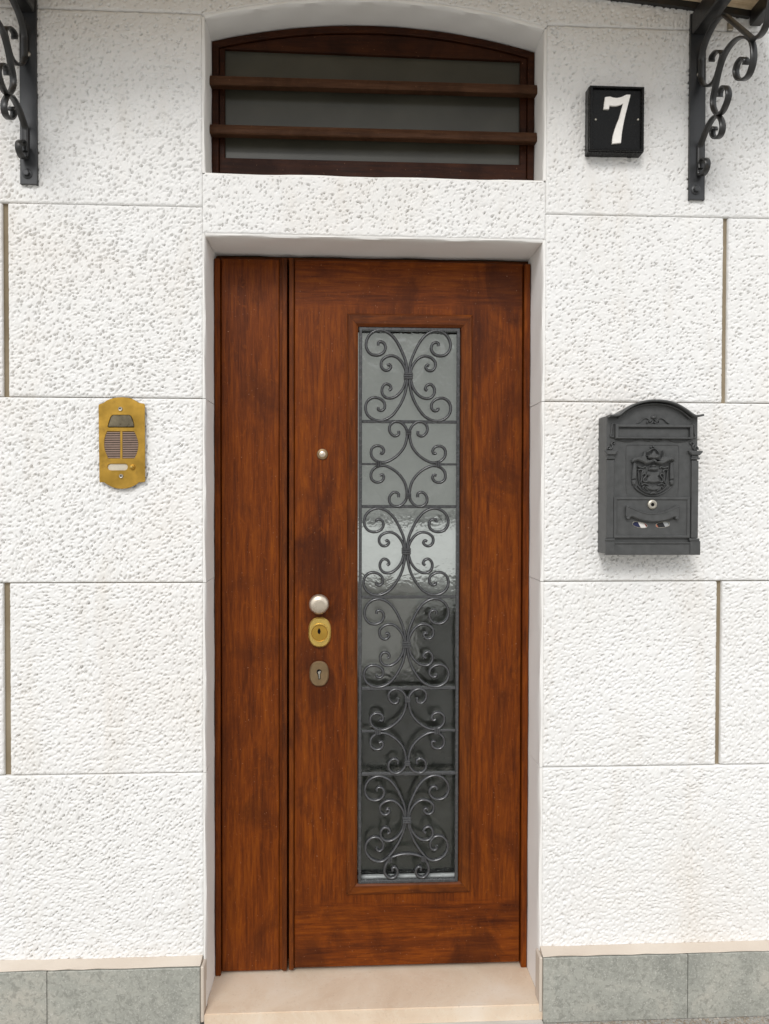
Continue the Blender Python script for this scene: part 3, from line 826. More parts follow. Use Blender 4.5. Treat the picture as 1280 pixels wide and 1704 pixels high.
plate('key_pin', [(c[0] + a * px_m, c[1] + b * px_m) for a, b in ((-1.2, 5), (-.2, 3.4), (1.2, 5.6), (2.8, 4.8), (2, 1.5), (.9, 0), (1.4, -7), (-.2, -7.2), (-.5, 0), (-2, 2.6))], LF - .0092, LF - .0078, M_STEEL, es)

# ------------------------------------------------------------------ arched window over the door
win = thing('transom_window', 'arched brown wooden window with frosted glass and two louvre bars over the door', 'window', (0.5 * (WXL + WXR), WY, WZB))
def wpt(px, py): return at(px, py, WY + .004)
wx0, wx1 = WXL + .0015, WXR - .0015
def arcz(x, d=0): return arch(x, -d)
outer = [(wx0, WZB + .001), (wx1, WZB + .001)] + [(wx1 + (wx0 - wx1) * i / 40, arcz(wx1 + (wx0 - wx1) * i / 40, .003)) for i in range(41)]
g0, g1 = wpt(374, 200), wpt(866, 200)
gtl, gtr = wpt(374, 78), wpt(866, 100); gb = .5 * (wpt(374, 264)[1] + wpt(866, 272)[1])
x_fi0, x_fi1 = X_(364, 200, WY), X_(878, 200, WY)
fz1 = .5 * (gtl[1] + gtr[1])
innerf = [(x_fi0, WZB + .009), (x_fi1, WZB + .009)] + [(x_fi1 + (x_fi0 - x_fi1) * i / 40, arcz(x_fi1 + (x_fi0 - x_fi1) * i / 40, .022)) for i in range(41)]
plate('window_frame', outer, WY - .001, WY + .05, M_WINW, win, holes=[innerf], ch=.0015)
sash_o = [(x_fi0 + .001, WZB + .010), (x_fi1 - .001, WZB + .010)] + [(x_fi1 - .001 + (x_fi0 - x_fi1 + .002) * i / 40, arcz(x_fi1 - .001 + (x_fi0 - x_fi1 + .002) * i / 40, .0235)) for i in range(41)]
plate('sash', sash_o, WY + .005, WY + .045, M_WINW, win, holes=[[(g0[0], gb), (g1[0], gb), (g1[0], gtr[1] - .001), (g0[0], gtl[1] - .004)]], ch=.0015)
box('glass_pane', g0[0] - .008, g1[0] + .008, WY + .016, WY + .021, gb - .008, gtl[1] + .01, M_FROST, win)
box('window_backing', wx0, wx1, WY + .051, WY + .06, WZB + .001, ARC_T - .005, M_DARK, win)
def louvre(pyl, pyr):
    zt = .5 * (Z_(350, pyl, .073) + Z_(892, pyr, .073))
    xa, xb = WXL + .0004, WXR - .0004
    prof = [(.073, zt), (.068, zt - .0120), (.0685, zt - .0135), (.0685, zt - .0215), (.071, zt - .0245), (.0985, zt - .022), (.0985, zt + .010), (.080, zt + .004)]
    V, Fc = [], []; n = 70; k = len(prof)
    for i in range(n + 1):
        x = xa + (xb - xa) * i / n; w = random.uniform(-.0006, .0006); w2 = random.uniform(-.0009, .0006)
        for j, (y, z) in enumerate(prof): V.append((x, y + (w * .4 if j < 5 else 0), z + (w2 if j in (1, 2) else w * .5 if j in (3, 4) else 0)))
    for i in range(n):
        for j in range(k): Fc.append((i * k + j, i * k + (j + 1) % k, (i + 1) * k + (j + 1) % k, (i + 1) * k + j))
    Fc += [tuple(range(k)), tuple(range(n * k, n * k + k))]
    obj('louvre_bar', V, Fc, M_LOUV, win)
louvre(128, 139.5); louvre(209, 219.5)

# ------------------------------------------------------------------ house number plaque
PF = -.034
def pq(x, y, Y=PF): return at(960 + x / 9.85, 130 + y / 9.85, Y)
a = pq(197, 1192); b = pq(1112, 142)
pcx = .5 * (a[0] + b[0])
pl = thing('house_number_plaque', 'square black house number plaque with a white 7', 'house number', (pcx, 0, a[1]))
box('plaque_body', a[0], b[0], PF + .004, .004, a[1], b[1], M_BLACK, pl, bev=.002)
ii = pq(258, 1150); jj = pq(1060, 186)
ob = [(a[0] + .0015, a[1] + .0015), (b[0] - .0015, a[1] + .0015), (b[0] - .0015, b[1] - .0015), (a[0] + .0015, b[1] - .0015)]
ib = [(ii[0], ii[1]), (jj[0], ii[1]), (jj[0], jj[1]), (ii[0], jj[1])]
plate('rim', ob, PF - .003, PF + .0045, M_BLACK, pl, holes=[ib], ch=.0012)
SEVEN = [(462, 312), (545, 303), (600, 321), (650, 326), (700, 320), (750, 303), (808, 273), (880, 272), (865, 340), (835, 455), (800, 590), (775, 700), (755, 800), (735, 930), (722, 1065), (578, 1080), (582, 1010), (592, 945), (625, 830), (660, 735), (692, 660), (725, 540), (757, 418), (720, 438), (660, 456), (600, 460), (535, 450), (530, 480), (526, 512), (438, 512), (450, 420)]
plate('digit', [pq(x, y, PF) for x, y in SEVEN], PF - .0015, PF + .0042, M_WHITE, pl, ch=.0009)
for x, y in ((315, 672), (1010, 672)):
    c = pq(x, y); lathe('screw', [(.0004, PF + .0012), (.0022, PF + .0014), (.003, PF + .003), (.003, PF + .006)], c[0], c[1], M_STEEL, pl, seg=16)

# ------------------------------------------------------------------ brass intercom
IF = -.012
def ic(x, y, Y=IF): return at(120 + x / 7.53, 630 + y / 7.53, Y)
kz = 1 / 7.53 / 620 * (DIST + IF) / DIST
inter = thing('intercom_panel', 'brass intercom panel with speaker slots on the left wall', 'intercom', (ic(620, 800)[0], 0, ic(620, 1380)[1]))
top = [(330, 335), (338, 322), (395, 303), (430, 275), (480, 253), (550, 237), (625, 232), (695, 237), (755, 252), (800, 278), (840, 303), (898, 312), (910, 325)]
bot = [(914, 1285), (905, 1297), (838, 1300), (800, 1330), (740, 1360), (680, 1377), (620, 1383), (555, 1376), (490, 1355), (440, 1328), (400, 1300), (352, 1300), (342, 1290)]
outl = [ic(x, y) for x, y in top + bot]
trap = [(445, 600), (455, 560), (475, 500), (490, 468), (515, 455), (715, 455), (738, 468), (757, 505), (773, 560), (780, 600), (772, 612), (455, 612)]
def slot(xa, xb, y, h=10): return [(xa, y - h), (xb, y - h), (xb, y + h), (xa, y + h)]
nm = [(475, 1068), (670, 1068), (690, 1080), (698, 1105), (690, 1135), (665, 1150), (480, 1150), (455, 1140), (443, 1112), (452, 1082)]
gl_ = [(440, 662), (602, 662), (602, 1000), (452, 1000), (430, 950), (408, 890), (400, 830), (405, 760), (420, 705)]
gr_ = [(630, 662), (775, 662), (800, 705), (822, 770), (830, 830), (824, 890), (806, 950), (780, 1000), (630, 1000)]
holes = [[ic(x, y) for x, y in h] for h in (trap, gl_, gr_, nm)]
plate('face_plate', outl, IF, IF + .004, M_BRASS, inter, holes=holes, ch=.0008)
plate('back_box', offset_poly(outl, .003), IF + .0045, .006, M_DARK, inter)
plate('lamp_cover', [ic(x, y) for x, y in [(450, 603), (480, 505), (494, 470), (516, 458), (713, 458), (734, 470), (768, 560), (775, 603)]], IF + .0004, IF + .0042, M_LENS, inter, ch=.0008)
plate('name_card', [ic(x, y) for x, y in nm], IF + .0028, IF + .0042, M_PAPER, inter)
def xat(poly, y, side):
    xs = []
    for i in range(len(poly)):
        (x0_, y0_), (x1_, y1_) = poly[i], poly[(i + 1) % len(poly)]
        if (y0_ - y) * (y1_ - y) <= 0 and y0_ != y1_: xs.append(x0_ + (x1_ - x0_) * (y - y0_) / (y1_ - y0_))
    return min(xs), max(xs)
for i in range(15):
    y = 676 + i * 22.4
    for poly in (gl_, gr_):
        xa, xb = xat(poly, y, 0); p0, p1 = ic(xa - 3, y + 5.6), ic(xb + 3, y - 5.6)
        box('slat', p0[0], p1[0], IF + .0016, IF + .0042, p0[1], p1[1], M_SLAT, inter)
for x, y in ((607, 380), (617, 1222)):
    c = ic(x, y); s_ = lathe('screw', [(.0022, IF - .0022), (.0045, IF - .0028), (.0056, IF - .0016), (.0058, IF + .001)], c[0], c[1], M_STEEL, inter, seg=24)
    lathe('socket', [(.0005, IF - .00265), (.0022, IF - .0026), (.0022, IF - .001)], c[0] - .0004, c[1] + .0003, M_DARK, s_, seg=6, smooth=False)
c = ic(757, 1110)
pb = lathe('push_button', [(.0035, IF - .004), (.0064, IF - .0036), (.0073, IF - .001), (.0075, IF + .001)], c[0], c[1], M_BRASS, inter, seg=28)
lathe('button_cap', [(.0006, IF - .0105), (.0026, IF - .0102), (.0038, IF - .0085), (.0041, IF - .004), (.0041, IF - .003)], c[0], c[1] + .0004, M_BRASS2, pb, seg=20)

# ------------------------------------------------------------------ cast mailbox
BF = -.066
bc = at(960 + 660 / 5.325, 640 + 1510 / 5.325, BF)
S = 1 / 5.325 / 620 * (DIST + BF) / DIST * 1.012
def mb(x, y): return (bc[0] + (x - 660) * S, bc[1] + (1510 - y) * S)
def mbl(l): return [mb(x, y) for x, y in l]
box_ = thing('mailbox', 'charcoal cast metal mailbox with arched hood and crest', 'mailbox', (bc[0], 0, bc[1]))
archp = [(340, 300), (400, 258), (480, 214), (570, 188), (665, 180), (760, 186), (850, 212), (930, 254), (995, 300)]
ar = [(p.x, p.y) for p in catmull(archp, 4)]
body = [(258, 1500), (258, 300)] + ar + [(1066, 300), (1066, 1500)]
bodyo = plate('body', mbl(body), BF + .001, .004, M_BOX, box_, ch=.0015)
# hood moulding
hp = [(262, 305), (300, 303), (345, 298), (400, 255), (480, 208), (570, 180), (665, 171), (760, 177), (850, 203), (930, 247), (1003, 296), (1040, 300), (1086, 292)]
hpath = [mb(p.x, p.y) for p in catmull(hp, 4)]
sweep('hood', [Vector((x, BF - .005, z)) for x, z in hpath], (0, 1, 0), .0056, .034, M_BOX, box_, rnd=.35)
hp2 = [(350, 318), (405, 276), (480, 231), (570, 204), (665, 195), (760, 201), (850, 226), (925, 268), (985, 318)]
sweep('hood_bead', [Vector((*[v for v in (mb(p.x, p.y)[0], BF - .003, mb(p.x, p.y)[1])],)) for p in catmull(hp2, 4)], (0, 1, 0), .0038, .014, M_BOX, box_, rnd=.4)
# letter slot
plate('slot_frame', mbl([(325, 498), (325, 372), (1012, 372), (1012, 498)]), BF - .0095, BF + .0005, M_BOX, box_, holes=[mbl([(352, 482), (352, 398), (985, 398), (985, 482)])], ch=.0012)
plate('slot_flap', mbl([(356, 481), (356, 408), (981, 408), (981, 481)]), BF - .0012, BF + .0006, M_BOX, box_, ch=.0006)
def tube(name, pts, w=.0018, d=.004, y=None, par=None, n=5):
    return sweep(name, [Vector((mb(p.x, p.y)[0], BF - .001 if y is None else y, mb(p.x, p.y)[1])) for p in catmull(pts, n)], (0, 1, 0), w, d, M_BOX, par or box_, rnd=.45)
def mirror(pts, c=665): return [(2 * c - x, y) for x, y in pts]
# scrollwork over the slot
for f in (lambda p: p, mirror):
    tube('scroll_ornament', f([(640, 345), (625, 330), (600, 318), (570, 328), (548, 350), (520, 366)]), .0022)
    tube('scroll_ornament', f([(660, 345), (648, 362), (628, 370), (612, 360), (614, 344), (628, 342), (632, 352)]), .0024, .005)
    tube('scroll_ornament', f([(655, 330), (640, 345), (650, 360), (663, 348)]), .0022, .005)
    tube('swag', f([(300, 478), (330, 498), (370, 512), (420, 520), (480, 518), (540, 500)]), .0016, .003)
    tube('swag', f([(585, 502), (620, 515), (655, 508)]), .003, .004)
    tube('side_bracket', f([(318, 366), (303, 376), (300, 410), (296, 450), (290, 474), (300, 484), (318, 478)]), .0040, .006)
    tube('panel_line', f([(445, 985), (432, 940), (430, 800), (430, 600), (436, 560), (455, 552), (560, 551), (665, 551)]), .0011, .0012, BF + .0004, n=3)
lathe('ornament_knob', [(.001, BF - .006), (.0045, BF - .005), (.0072, BF - .002), (.0075, BF)], *mb(670, 310), M_BOX, box_, sz=.65, seg=20)
# pilasters
for s, (xa, xb) in ((0, (256, 318)), (1, (1006, 1068))):
    x0, x1 = mb(xa, 0)[0], mb(xb, 0)[0]
    zz = lambda y: mb(0, y)[1]
    p_ = box('pilaster', x0, x1, BF - .0055, BF + .0005, zz(1362), zz(684), M_BOX, box_, bev=.0018, seg=2)
    box('capital', x0 - .0025, x1 + .0025, BF - .0080, BF + .0006, zz(676), zz(658), M_BOX, p_, bev=.0012)
    box('capital', x0 + .0005, x1 - .0005, BF - .0062, BF + .0007, zz(659), zz(640), M_BOX, p_, bev=.0008)
    plate('capital', [(x0 - .001, zz(639)), (x1 + .001, zz(639)), (x1 + .0085, zz(612)), (x1 + .0088, zz(600)), (x0 - .0088, zz(600)), (x0 - .0085, zz(612))], BF - .011, BF + .0008, M_BOX, p_, ch=.002)
    box('pilaster_base', x0 - .0055, x1 + .003, BF - .0085, BF + .0006, zz(1386), zz(1364), M_BOX, p_, bev=.0012)
    box('pilaster_base', x0 - .0030, x1 + .0055 if s else x1 + .003, BF - .0078, BF + .0006, zz(1508), zz(1387), M_BOX, p_, bev=.0012)
    mx_ = lambda pts: [(x + (0 if s == 0 else 747), y) for x, y in pts] if s == 0 else [(2 * 662 - x, y) for x, y in pts]
    tube('finial', mx_([(258, 590), (262, 572), (278, 562), (286, 578), (272, 590)]), .0042, .007, par=p_)
    tube('finial', mx_([(286, 592), (300, 578), (306, 558), (296, 545)]), .0042, .007, par=p_)
    tube('finial', mx_([(292, 548), (304, 528), (320, 524), (328, 536), (316, 544)]), .0030, .006, par=p_)
# base
plate('base', mbl([(322, 1508), (322, 1412), (1004, 1412), (1004, 1508)]), BF - .0045, BF + .0004, M_BOX, box_, ch=.0012)
plate('base_ledge', mbl([(322, 1411), (322, 1398), (1004, 1398), (1004, 1411)]), BF - .0068, BF + .0004, M_BOX, box_, ch=.001)
# door with two view slots
def oval(cx_, cy_, a_, b_, rot, n=28):
    o = []
    for i in range(n):
        t = 2 * math.pi * i / n; x = a_ * math.copysign(abs(math.cos(t)) ** .8, math.cos(t)); y = b_ * math.copysign(abs(math.sin(t)) ** .8, math.sin(t))
        o.append((cx_ + x * math.cos(rot) - y * math.sin(rot), cy_ + x * math.sin(rot) + y * math.cos(rot)))
    return o
ov = [oval(550, 1246, 66, 24, .18), oval(753, 1244, 62, 24, -.13)]
bd = plate('collection_door', mbl([(330, 1352), (330, 1012), (982, 1012), (982, 1352)]), BF - .0045, BF + .0006, M_BOX, box_, holes=[mbl(o_) for o_ in ov], ch=.001)
plate('door_rim', mbl([(318, 1360), (318, 1003), (992, 1003), (992, 1360)]), BF - .0075, BF + .0008, M_BOX, bd, holes=[mbl([(345, 1338), (345, 1028), (966, 1028), (966, 1338)])], ch=.0014)
for o_ in ov:
    pth = [Vector((mb(x, y)[0], BF - .0047, mb(x, y)[1])) for x, y in o_ + o_[:1]]
    sweep('slot_rim', pth, (0, 1, 0), .0012, .0016, M_STEEL, bd, rnd=.4)
hd_t = [(420, 1092), (424, 1080), (440, 1078), (480, 1102), (540, 1128), (600, 1141), (655, 1145), (710, 1141), (770, 1127), (830, 1100), (872, 1078), (888, 1082), (892, 1095)]
hd_b = [(890, 1188), (872, 1192), (845, 1178), (800, 1200), (740, 1215), (660, 1222), (580, 1214), (520, 1198), (470, 1176), (445, 1188), (424, 1182), (416, 1168)]
plate('handle', mbl(hd_t + hd_b), BF - .0150, BF - .004, M_BOX, bd, ch=.003)
sweep('handle_lip', [Vector((mb(p.x, p.y)[0], BF - .0145, mb(p.x, p.y)[1])) for p in catmull([(430, 1088), (480, 1108), (540, 1134), (600, 1147), (655, 1150), (710, 1147), (770, 1133), (830, 1106), (880, 1088)], 3)], (0, 1, 0), .0022, .004, M_BOX, bd, rnd=.45)
for x, y in ((436, 1184), (868, 1186)): lathe('handle_end', [(.001, BF - .0155), (.004, BF - .0145), (.005, BF - .011), (.005, BF - .005)], *mb(x, y), M_BOX, bd, seg=16)
lk = lathe('lock', [(.0052, BF - .0092), (.0085, BF - .010), (.0118, BF - .0085), (.0128, BF - .004), (.0128, BF)], *mb(656, 1069), M_STEEL, bd, seg=32)
lathe('keyhole', [(.0005, BF - .0096), (.0044, BF - .0096), (.0053, BF - .008), (.0053, BF - .004)], *mb(656, 1069), M_DARK, lk, seg=24)
# cast crest
def cp(x, y): return (1020 - 960 + x / 1280 * 120) * 5.325, (730 - 640 + y / 1280 * 120) * 5.325    # crest close-up -> mailbox units
def cpl(l): return [cp(x, y) for x, y in l]
crest = plate('crest', mbl(cpl([(470, 560), (600, 500), (690, 470), (780, 500), (880, 560), (890, 700), (885, 830), (830, 920), (760, 975), (690, 1000), (610, 985), (530, 925), (480, 840), (470, 700)])), BF - .0015, BF + .0006, M_BOX, box_, ch=.001)
def cpiece(name, l, front, ch=.0012): return plate(name, mbl(cpl(l)), BF - front * 1.8, BF + .0006, M_BOX, crest, ch=ch * 1.35)
def ctube(name, l, w, d, y): return tube(name, cpl(l), w, d * 1.5, BF - y * 1.7, crest)
cpiece('mantle', [(300, 440), (310, 400), (345, 370), (400, 358), (460, 352), (500, 340), (520, 260), (545, 258), (548, 340), (575, 400), (640, 420), (685, 395), (735, 420), (800, 400), (840, 350), (850, 240), (862, 236), (866, 330), (900, 350), (980, 352), (1030, 365), (1060, 405), (1050, 432), (1000, 410), (950, 425), (880, 465), (830, 480), (760, 470), (690, 420), (620, 470), (540, 478), (470, 440), (400, 420), (340, 440)], .0075, .0025)
cpiece('crown', [(590, 380), (578, 335), (640, 305), (685, 245), (730, 305), (785, 330), (770, 378), (685, 388)], .0085, .0025)
ctube('crown_arch', [(560, 270), (600, 255), (640, 225), (690, 205), (735, 225), (770, 262), (790, 290)], .0022, .005, .003)
for x, y in ((655, 182), (690, 170), (718, 185)): lathe('pearl', [(.0004, BF - .005), (.0016, BF - .0045), (.0022, BF - .003), (.0022, BF)], *mb(*cp(x, y)), M_BOX, crest, seg=12)
for sgn in (0, 1):
    f = (lambda l: l) if not sgn else (lambda l: [(1370 - x, y) for x, y in l])
    cpiece('tassel_roll', f([(340, 455), (380, 458), (388, 600), (382, 742), (312, 742), (318, 600)]), .0062, .0022)
    cpiece('tassel', f([(318, 752), (376, 752), (384, 790), (372, 830), (340, 852), (322, 830), (314, 790)]), .0055, .002)
    ctube('supporter', f([(415, 520), (450, 530), (500, 540), (545, 520), (560, 545)]), .0034, .006, .002)
    ctube('supporter', f([(420, 585), (460, 570), (500, 590), (490, 640), (485, 720), (470, 800)]), .0034, .006, .002)
    ctube('supporter', f([(420, 600), (432, 680), (440, 760), (455, 830)]), .0026, .005, .0015)
    ctube('supporter', f([(500, 660), (530, 640), (560, 665), (545, 700), (515, 730), (510, 770), (545, 790), (575, 770)]), .0030, .006, .0025)
    ctube('supporter', f([(480, 840), (520, 820), (560, 825), (600, 840)]), .0030, .006, .0025)
    ctube('supporter', f([(500, 900), (530, 860), (560, 905), (610, 940)]), .0024, .005, .002)
    ctube('ribbon', f([(365, 875), (420, 930), (500, 980), (590, 1018), (685, 1030)]), .0018, .004, .0012)
    ctube('ribbon', f([(420, 850), (470, 905), (550, 960), (640, 990)]), .0020, .004, .0012)
cpiece('shield', [(590, 600), (640, 612), (690, 615), (740, 612), (785, 600), (800, 660), (770, 690), (795, 740), (800, 790), (690, 806), (575, 790), (580, 740), (610, 690), (570, 660)], .0058, .0022)
cpiece('helmet', [(600, 575), (620, 540), (680, 528), (750, 540), (780, 575), (690, 588)], .0068, .002)
cpiece('helmet', [(640, 520), (680, 490), (700, 490), (740, 520), (690, 530)], .0060, .0015)
cpiece('banner', [(560, 865), (640, 850), (690, 870), (745, 850), (820, 865), (800, 915), (690, 945), (580, 915)], .0045, .002)
cpiece('banner_knot', [(635, 1000), (650, 965), (685, 952), (720, 965), (738, 1000)], .0058, .002)
# letters lying inside, seen through the two view slots
def stripes(name, bands):
    m_, nt, b = mat(name)
    v = coord(nt, rot=(0, .5, 0)); sp = N(nt, 'ShaderNodeSeparateXYZ'); nt.links.new(v, sp.inputs[0])
    mr = N(nt, 'ShaderNodeMapRange'); mr.inputs[1].default_value = -.022; mr.inputs[2].default_value = .022; nt.links.new(sp.outputs[0], mr.inputs[0])
    nt.links.new(ramp(nt, mr.outputs[0], bands, 'CONSTANT'), b.inputs['Base Color']); b.inputs['Roughness'].default_value = .5
    return m_
for nm_, lab, (cx_, cy_), bands in (
    ('letter', 'blue, white and red envelope showing through the mailbox\'s left view slot', (550, 1246), [(0, (.008, .012, .06)), (.50, (.75, .72, .68)), (.80, (.40, .04, .04))]),
    ('letter', 'black and grey leaflet showing through the mailbox\'s right view slot', (753, 1244), [(0, (.55, .16, .08)), (.22, (.012, .012, .014)), (.60, (.42, .43, .43))])):
    c = mb(cx_, cy_)
    t = thing(nm_, lab, 'letter', (c[0], BF, c[1]), 'letters in the mailbox')
    box('sheet', c[0] - .024, c[0] + .024, BF - .0010, BF - .0004, c[1] - .010, c[1] + .010, stripes('printed_paper', bands), t)

# ------------------------------------------------------------------ canopy on two scrolled iron brackets
BRX = {1: X_(1160, 250, -.006), -1: X_(48, 250, -.006)}
BXR = BRX[1]
def bpt(px, py, xplane=BXR + .008):
    d = ray(px, py); t = xplane / d[0]
    return (-DIST + t * d[2], EYE - t * d[1])          # (Y, Z) in the bracket's plane
SA = [(1208, 24), (1196, 32), (1186, 47), (1177, 66), (1170, 88), (1166, 112), (1167, 130), (1174, 142), (1183, 142), (1192, 133), (1198, 116), (1202, 100), (1204, 91), (1199, 85), (1192, 87), (1186, 95), (1186, 102)]
SB = [(1242, 108), (1243, 99), (1236, 97), (1229, 106), (1226, 119), (1229, 130), (1237, 133), (1247, 126), (1254, 108), (1256, 88), (1253, 70), (1246, 63), (1236, 62), (1225, 67), (1213, 81), (1204, 98), (1197, 121), (1192, 145), (1188, 165), (1189, 180), (1195, 190), (1202, 188), (1209, 176), (1214, 159), (1212, 147), (1206, 144), (1200, 152), (1199, 161)]
SC = [(1191, 216), (1190, 212), (1187, 218), (1188, 226), (1194, 230), (1201, 224), (1204, 212), (1202, 200), (1196, 193), (1188, 197), (1179, 212), (1171, 231), (1165, 249), (1161, 267), (1162, 282), (1167, 291), (1173, 289), (1178, 278), (1178, 267), (1172, 264), (1168, 271), (1168, 280)]
SD = [(1253, 64), (1264, 61), (1273, 50), (1280, 30)]
profs = [[bpt(*p) for p in s] for s in (SA, SB, SC, SD)]
profs[3] += [(-.350, 2.500), (-.353, 2.545), (-.347, 2.585), (-.332, 2.606), (-.316, 2.597), (-.312, 2.577)]     # curls up under the arm
strap = [bpt(1207, 25), bpt(1255, 65)]
bar_z0 = {1: Z_(1158, 333, -.006), -1: Z_(49, 307, -.006)}
ARMZ = Z_(1165, 24, -.006)                       # underside of the boards at the wall, by the bracket
ARM_D = .37
for s, lab in ((-1, 'black iron scroll bracket bolted to the wall left of the window'), (1, 'black iron scroll bracket bolted to the wall right of the number plaque')):
    bx = BRX[s]; zb = bar_z0[s]; dzb = zb - bar_z0[1]
    br = thing('canopy_bracket', lab, 'bracket', (bx, 0, zb), 'iron canopy brackets')
    hw = .0212
    box('wall_bar', bx - hw, bx + hw, -.0085, -.0025, zb, ARMZ, M_BRKB, br, bev=.0008)
    box('wall_bar_flange', bx - hw, bx - hw + .004, -.0026, .003, zb, ARMZ, M_BRKT, br)
    box('wall_bar_flange', bx + hw - .004, bx + hw, -.0026, .003, zb, ARMZ, M_BRKT, br)
    box('arm', bx - .019, bx + .019, -ARM_D, -.0087, ARMZ - .055, ARMZ, M_BRKT, br, bev=.003)
    xp = bx + s * .006
    for p in profs:
        path = [Vector((xp, q.x, q.y + dzb)) for q in catmull(p, 5)]
        path = [Vector((v.x, min(v.y, -.0115), v.z)) for v in path]
        sweep('scroll', path, (1, 0, 0), .0052, .0165, M_BRKT, br, rnd=.25)
    sweep('strap', [Vector((xp, strap[0][0], strap[0][1] + dzb)), Vector((xp, strap[1][0], strap[1][1] + dzb))], (1, 0, 0), .007, .0165, M_BRKT, br, rnd=.2)
    bz = zb + .026
    bo = lathe('bolt', [(.0118, -.0105), (.0128, -.0098), (.0128, -.0084)], bx - .003, bz, M_BRKB, br, seg=28)
    lathe('bolt_head', [(.0065, -.0185), (.0082, -.0175), (.0085, -.0104), (.0085, -.010)], bx - .003, bz, M_BRKB, bo, seg=6, smooth=False)
    bo = lathe('bolt', [(.004, -.0125), (.0058, -.0118), (.006, -.0084)], bx + .002, ARMZ - .16, M_STEEL, br, seg=16)
# canopy: gently arched pine boards in an iron frame
can = thing('canopy', 'shallow arched canopy of pine boards in a black iron frame over the door', 'canopy', (0, 0, ARMZ))
CX0, CX1 = BRX[-1] - .135, X_(1236, 42, -.01) + .02
SAG = .060
def cz_(x):
    t = (x - CX0) / (CX1 - CX0); return ARMZ + .003 + SAG * (1 - (2 * t - 1) ** 2)
def strip(name, y0, y1, z_off, th, matl, x0=CX0, x1=CX1, n=40):
    V, Fc = [], []
    for i in range(n + 1):
        x = x0 + (x1 - x0) * i / n; z = cz_(x) + z_off
        V += [(x, y0, z), (x, y1, z), (x, y1, z + th), (x, y0, z + th)]
    for i in range(n):
        for j in range(4): Fc.append((4 * i + j, 4 * i + (j + 1) % 4, 4 * i + 4 + (j + 1) % 4, 4 * i + 4 + j))
    Fc += [(0, 1, 2, 3), (4 * n, 4 * n + 1, 4 * n + 2, 4 * n + 3)]
    return obj(name, V, Fc, matl, can)
nb_ = 4
for i in range(nb_):
    ya = -.0135 - i * (ARM_D - .015) / nb_
    strip('board', ya - (ARM_D - .015) / nb_ + .0015, ya, .008 + random.uniform(-.001, .001), .018, M_PINE)
strip('wall_ledger', -.012, .004, -.008, .030, M_BRKT)
strip('front_rail', -ARM_D - .03, -ARM_D, -.014, .045, M_BRKT)
for xa in (CX0 - .03, CX1 + .0005):
    z = ARMZ + .003
    box('edge_beam', xa, xa + .0295, -ARM_D - .03, -.006, z - .030, z + .036, M_BRKT, can, bev=.002)
strip('cover_sheet', -ARM_D - .02, .002, .028, .004, M_BRKB)
tb = bpt(1216, 46, X_(1216, 46, -.006))
box('fixing_tab', X_(1211, 46, -.004), X_(1221, 46, -.004), -.006, .002, Z_(1216, 52), Z_(1216, 38), M_STEEL, can, bev=.002)

# ------------------------------------------------------------------ grit and litter lying along the foot of the wall
V, Fc = [], []
for i in range(2600):
    x = random.uniform(PXR, 1.6) if random.random() < .8 else random.uniform(-1.3, PXL)
    y = -.0375 - abs(random.gauss(0, .05)); r = random.uniform(.0012, .0038)
    b0 = len(V); ph_ = random.random() * 6
    for k in range(4):
        a_ = ph_ + k * math.pi / 2; V.append((x + r * math.cos(a_) * random.uniform(.7, 1.6), y + r * math.sin(a_), random.uniform(0.0, .001)))
    V.append((x, y, r * random.uniform(.5, 1.2)))
    for k in range(4): Fc.append((b0 + k, b0 + (k + 1) % 4, b0 + 4))
gr = obj('grit', V, Fc, M_PEBBLE); gr['kind'] = 'stuff'; gr['label'] = 'brown grit and tiny stones along the foot of the wall'; gr['category'] = 'grit'

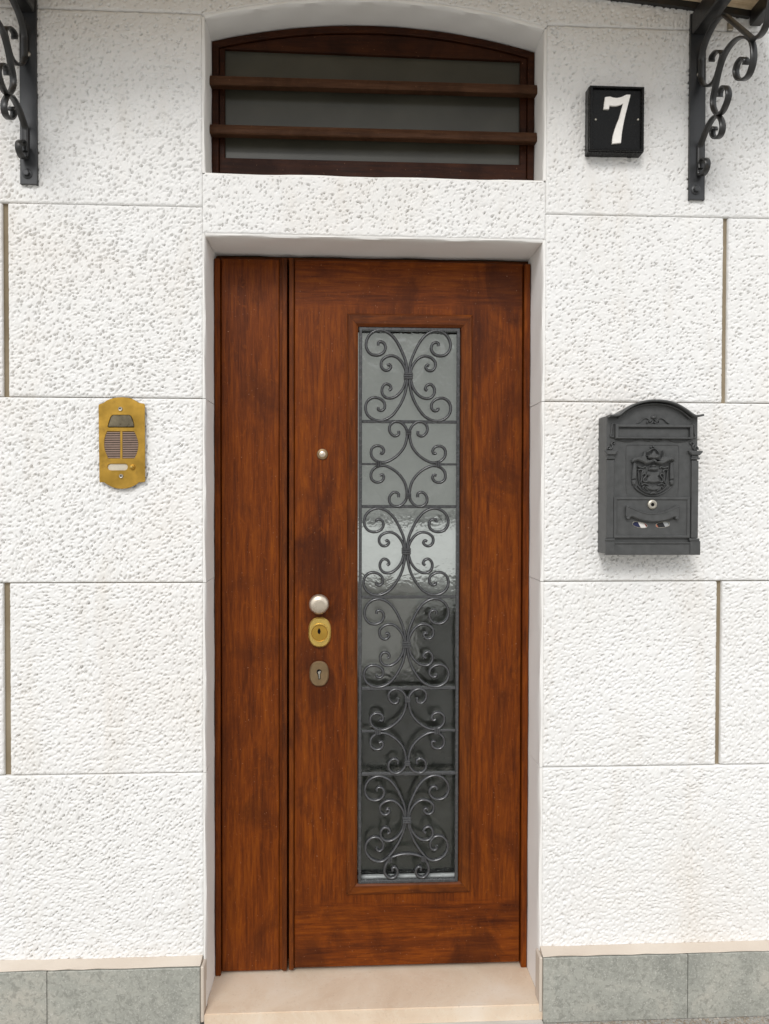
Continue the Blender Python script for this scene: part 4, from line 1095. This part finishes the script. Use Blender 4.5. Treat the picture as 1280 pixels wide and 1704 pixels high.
# ------------------------------------------------------------------ hallway behind the glass, with added glowing panes at its end
M_HALL = m_plaster('hall_paint', (0.20, 0.21, 0.18), (0.26, 0.27, 0.23))
HY0, HY1 = .31, 1.75
hall = thing('hallway', None, None, (0, HY0, 0), kind='structure')
box('floor', -.55, .85, HY0 - .06, HY1, -.02, SILLZ - .003, M_HALL, hall)
box('wall', -.60, -.55, HY0, HY1, -.02, 2.6, M_HALL, hall); box('wall', .85, .90, HY0, HY1, -.02, 2.6, M_HALL, hall)
box('wall', -.60, .90, HY1, HY1 + .05, -.02, 2.6, M_HALL, hall); box('ceiling', -.60, .90, HY0, HY1, 2.6, 2.65, M_HALL, hall)
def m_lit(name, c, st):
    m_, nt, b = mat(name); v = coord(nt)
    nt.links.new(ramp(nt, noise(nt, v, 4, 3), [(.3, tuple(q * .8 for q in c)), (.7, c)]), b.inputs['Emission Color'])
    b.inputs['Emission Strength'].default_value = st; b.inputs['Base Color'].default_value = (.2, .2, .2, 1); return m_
bw = thing('glow_panes', 'glowing panes added at the end of the hall to brighten the door glass in bands', 'window', (.3, HY1, .9))  # added panes; their stepped glow makes the light and dark bands in the door glass
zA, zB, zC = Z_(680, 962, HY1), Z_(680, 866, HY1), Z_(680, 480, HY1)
box('pane', -.3, .80, HY1 - .02, HY1 - .002, zA, zB - .01, m_lit('bright_glow_pane', (.97, 1.0, .97), .56), bw)
box('pane', -.3, .80, HY1 - .02, HY1 - .002, zB + .01, zC, m_lit('grey_glow_pane', (.97, 1.0, .95), .25), bw)
box('pane', -.3, X_(690, 1050, HY1), HY1 - .02, HY1 - .002, Z_(680, 1118, HY1), zA - .012, m_lit('dim_glow_pane', (1.0, .98, .90), .11), bw)
box('pane', X_(690, 1050, HY1) + .004, .80, HY1 - .02, HY1 - .002, Z_(680, 1010, HY1), zA - .012, m_lit('half_glow_pane', (.98, 1.0, .95), .13), bw)
box('window_frame', -.3, .80, HY1 - .03, HY1 - .002, zB - .0099, zB + .0099, M_PUTTY, bw)  # crossbar between the added glowing panes

# ------------------------------------------------------------------ the far side of the street (seen only mirrored in the glass)
ho = thing('opposite_house', 'grey house across the street mirrored in the door glass', 'house', (2, -46, 0))
box('wall', -26, 30, -54, -46, -.1, 11.5, M_FACADE, ho)
box('roof', -27, 31, -55, -45.4, 11.5, 12.6, M_TILE, ho)
for fz in (1.2, 4.6, 8.0):
    for i in range(13):
        x = -23 + i * 4.1
        w_ = box('window', x, x + 1.3, -46, -45.93, fz, fz + 1.9, M_SHUT, ho)
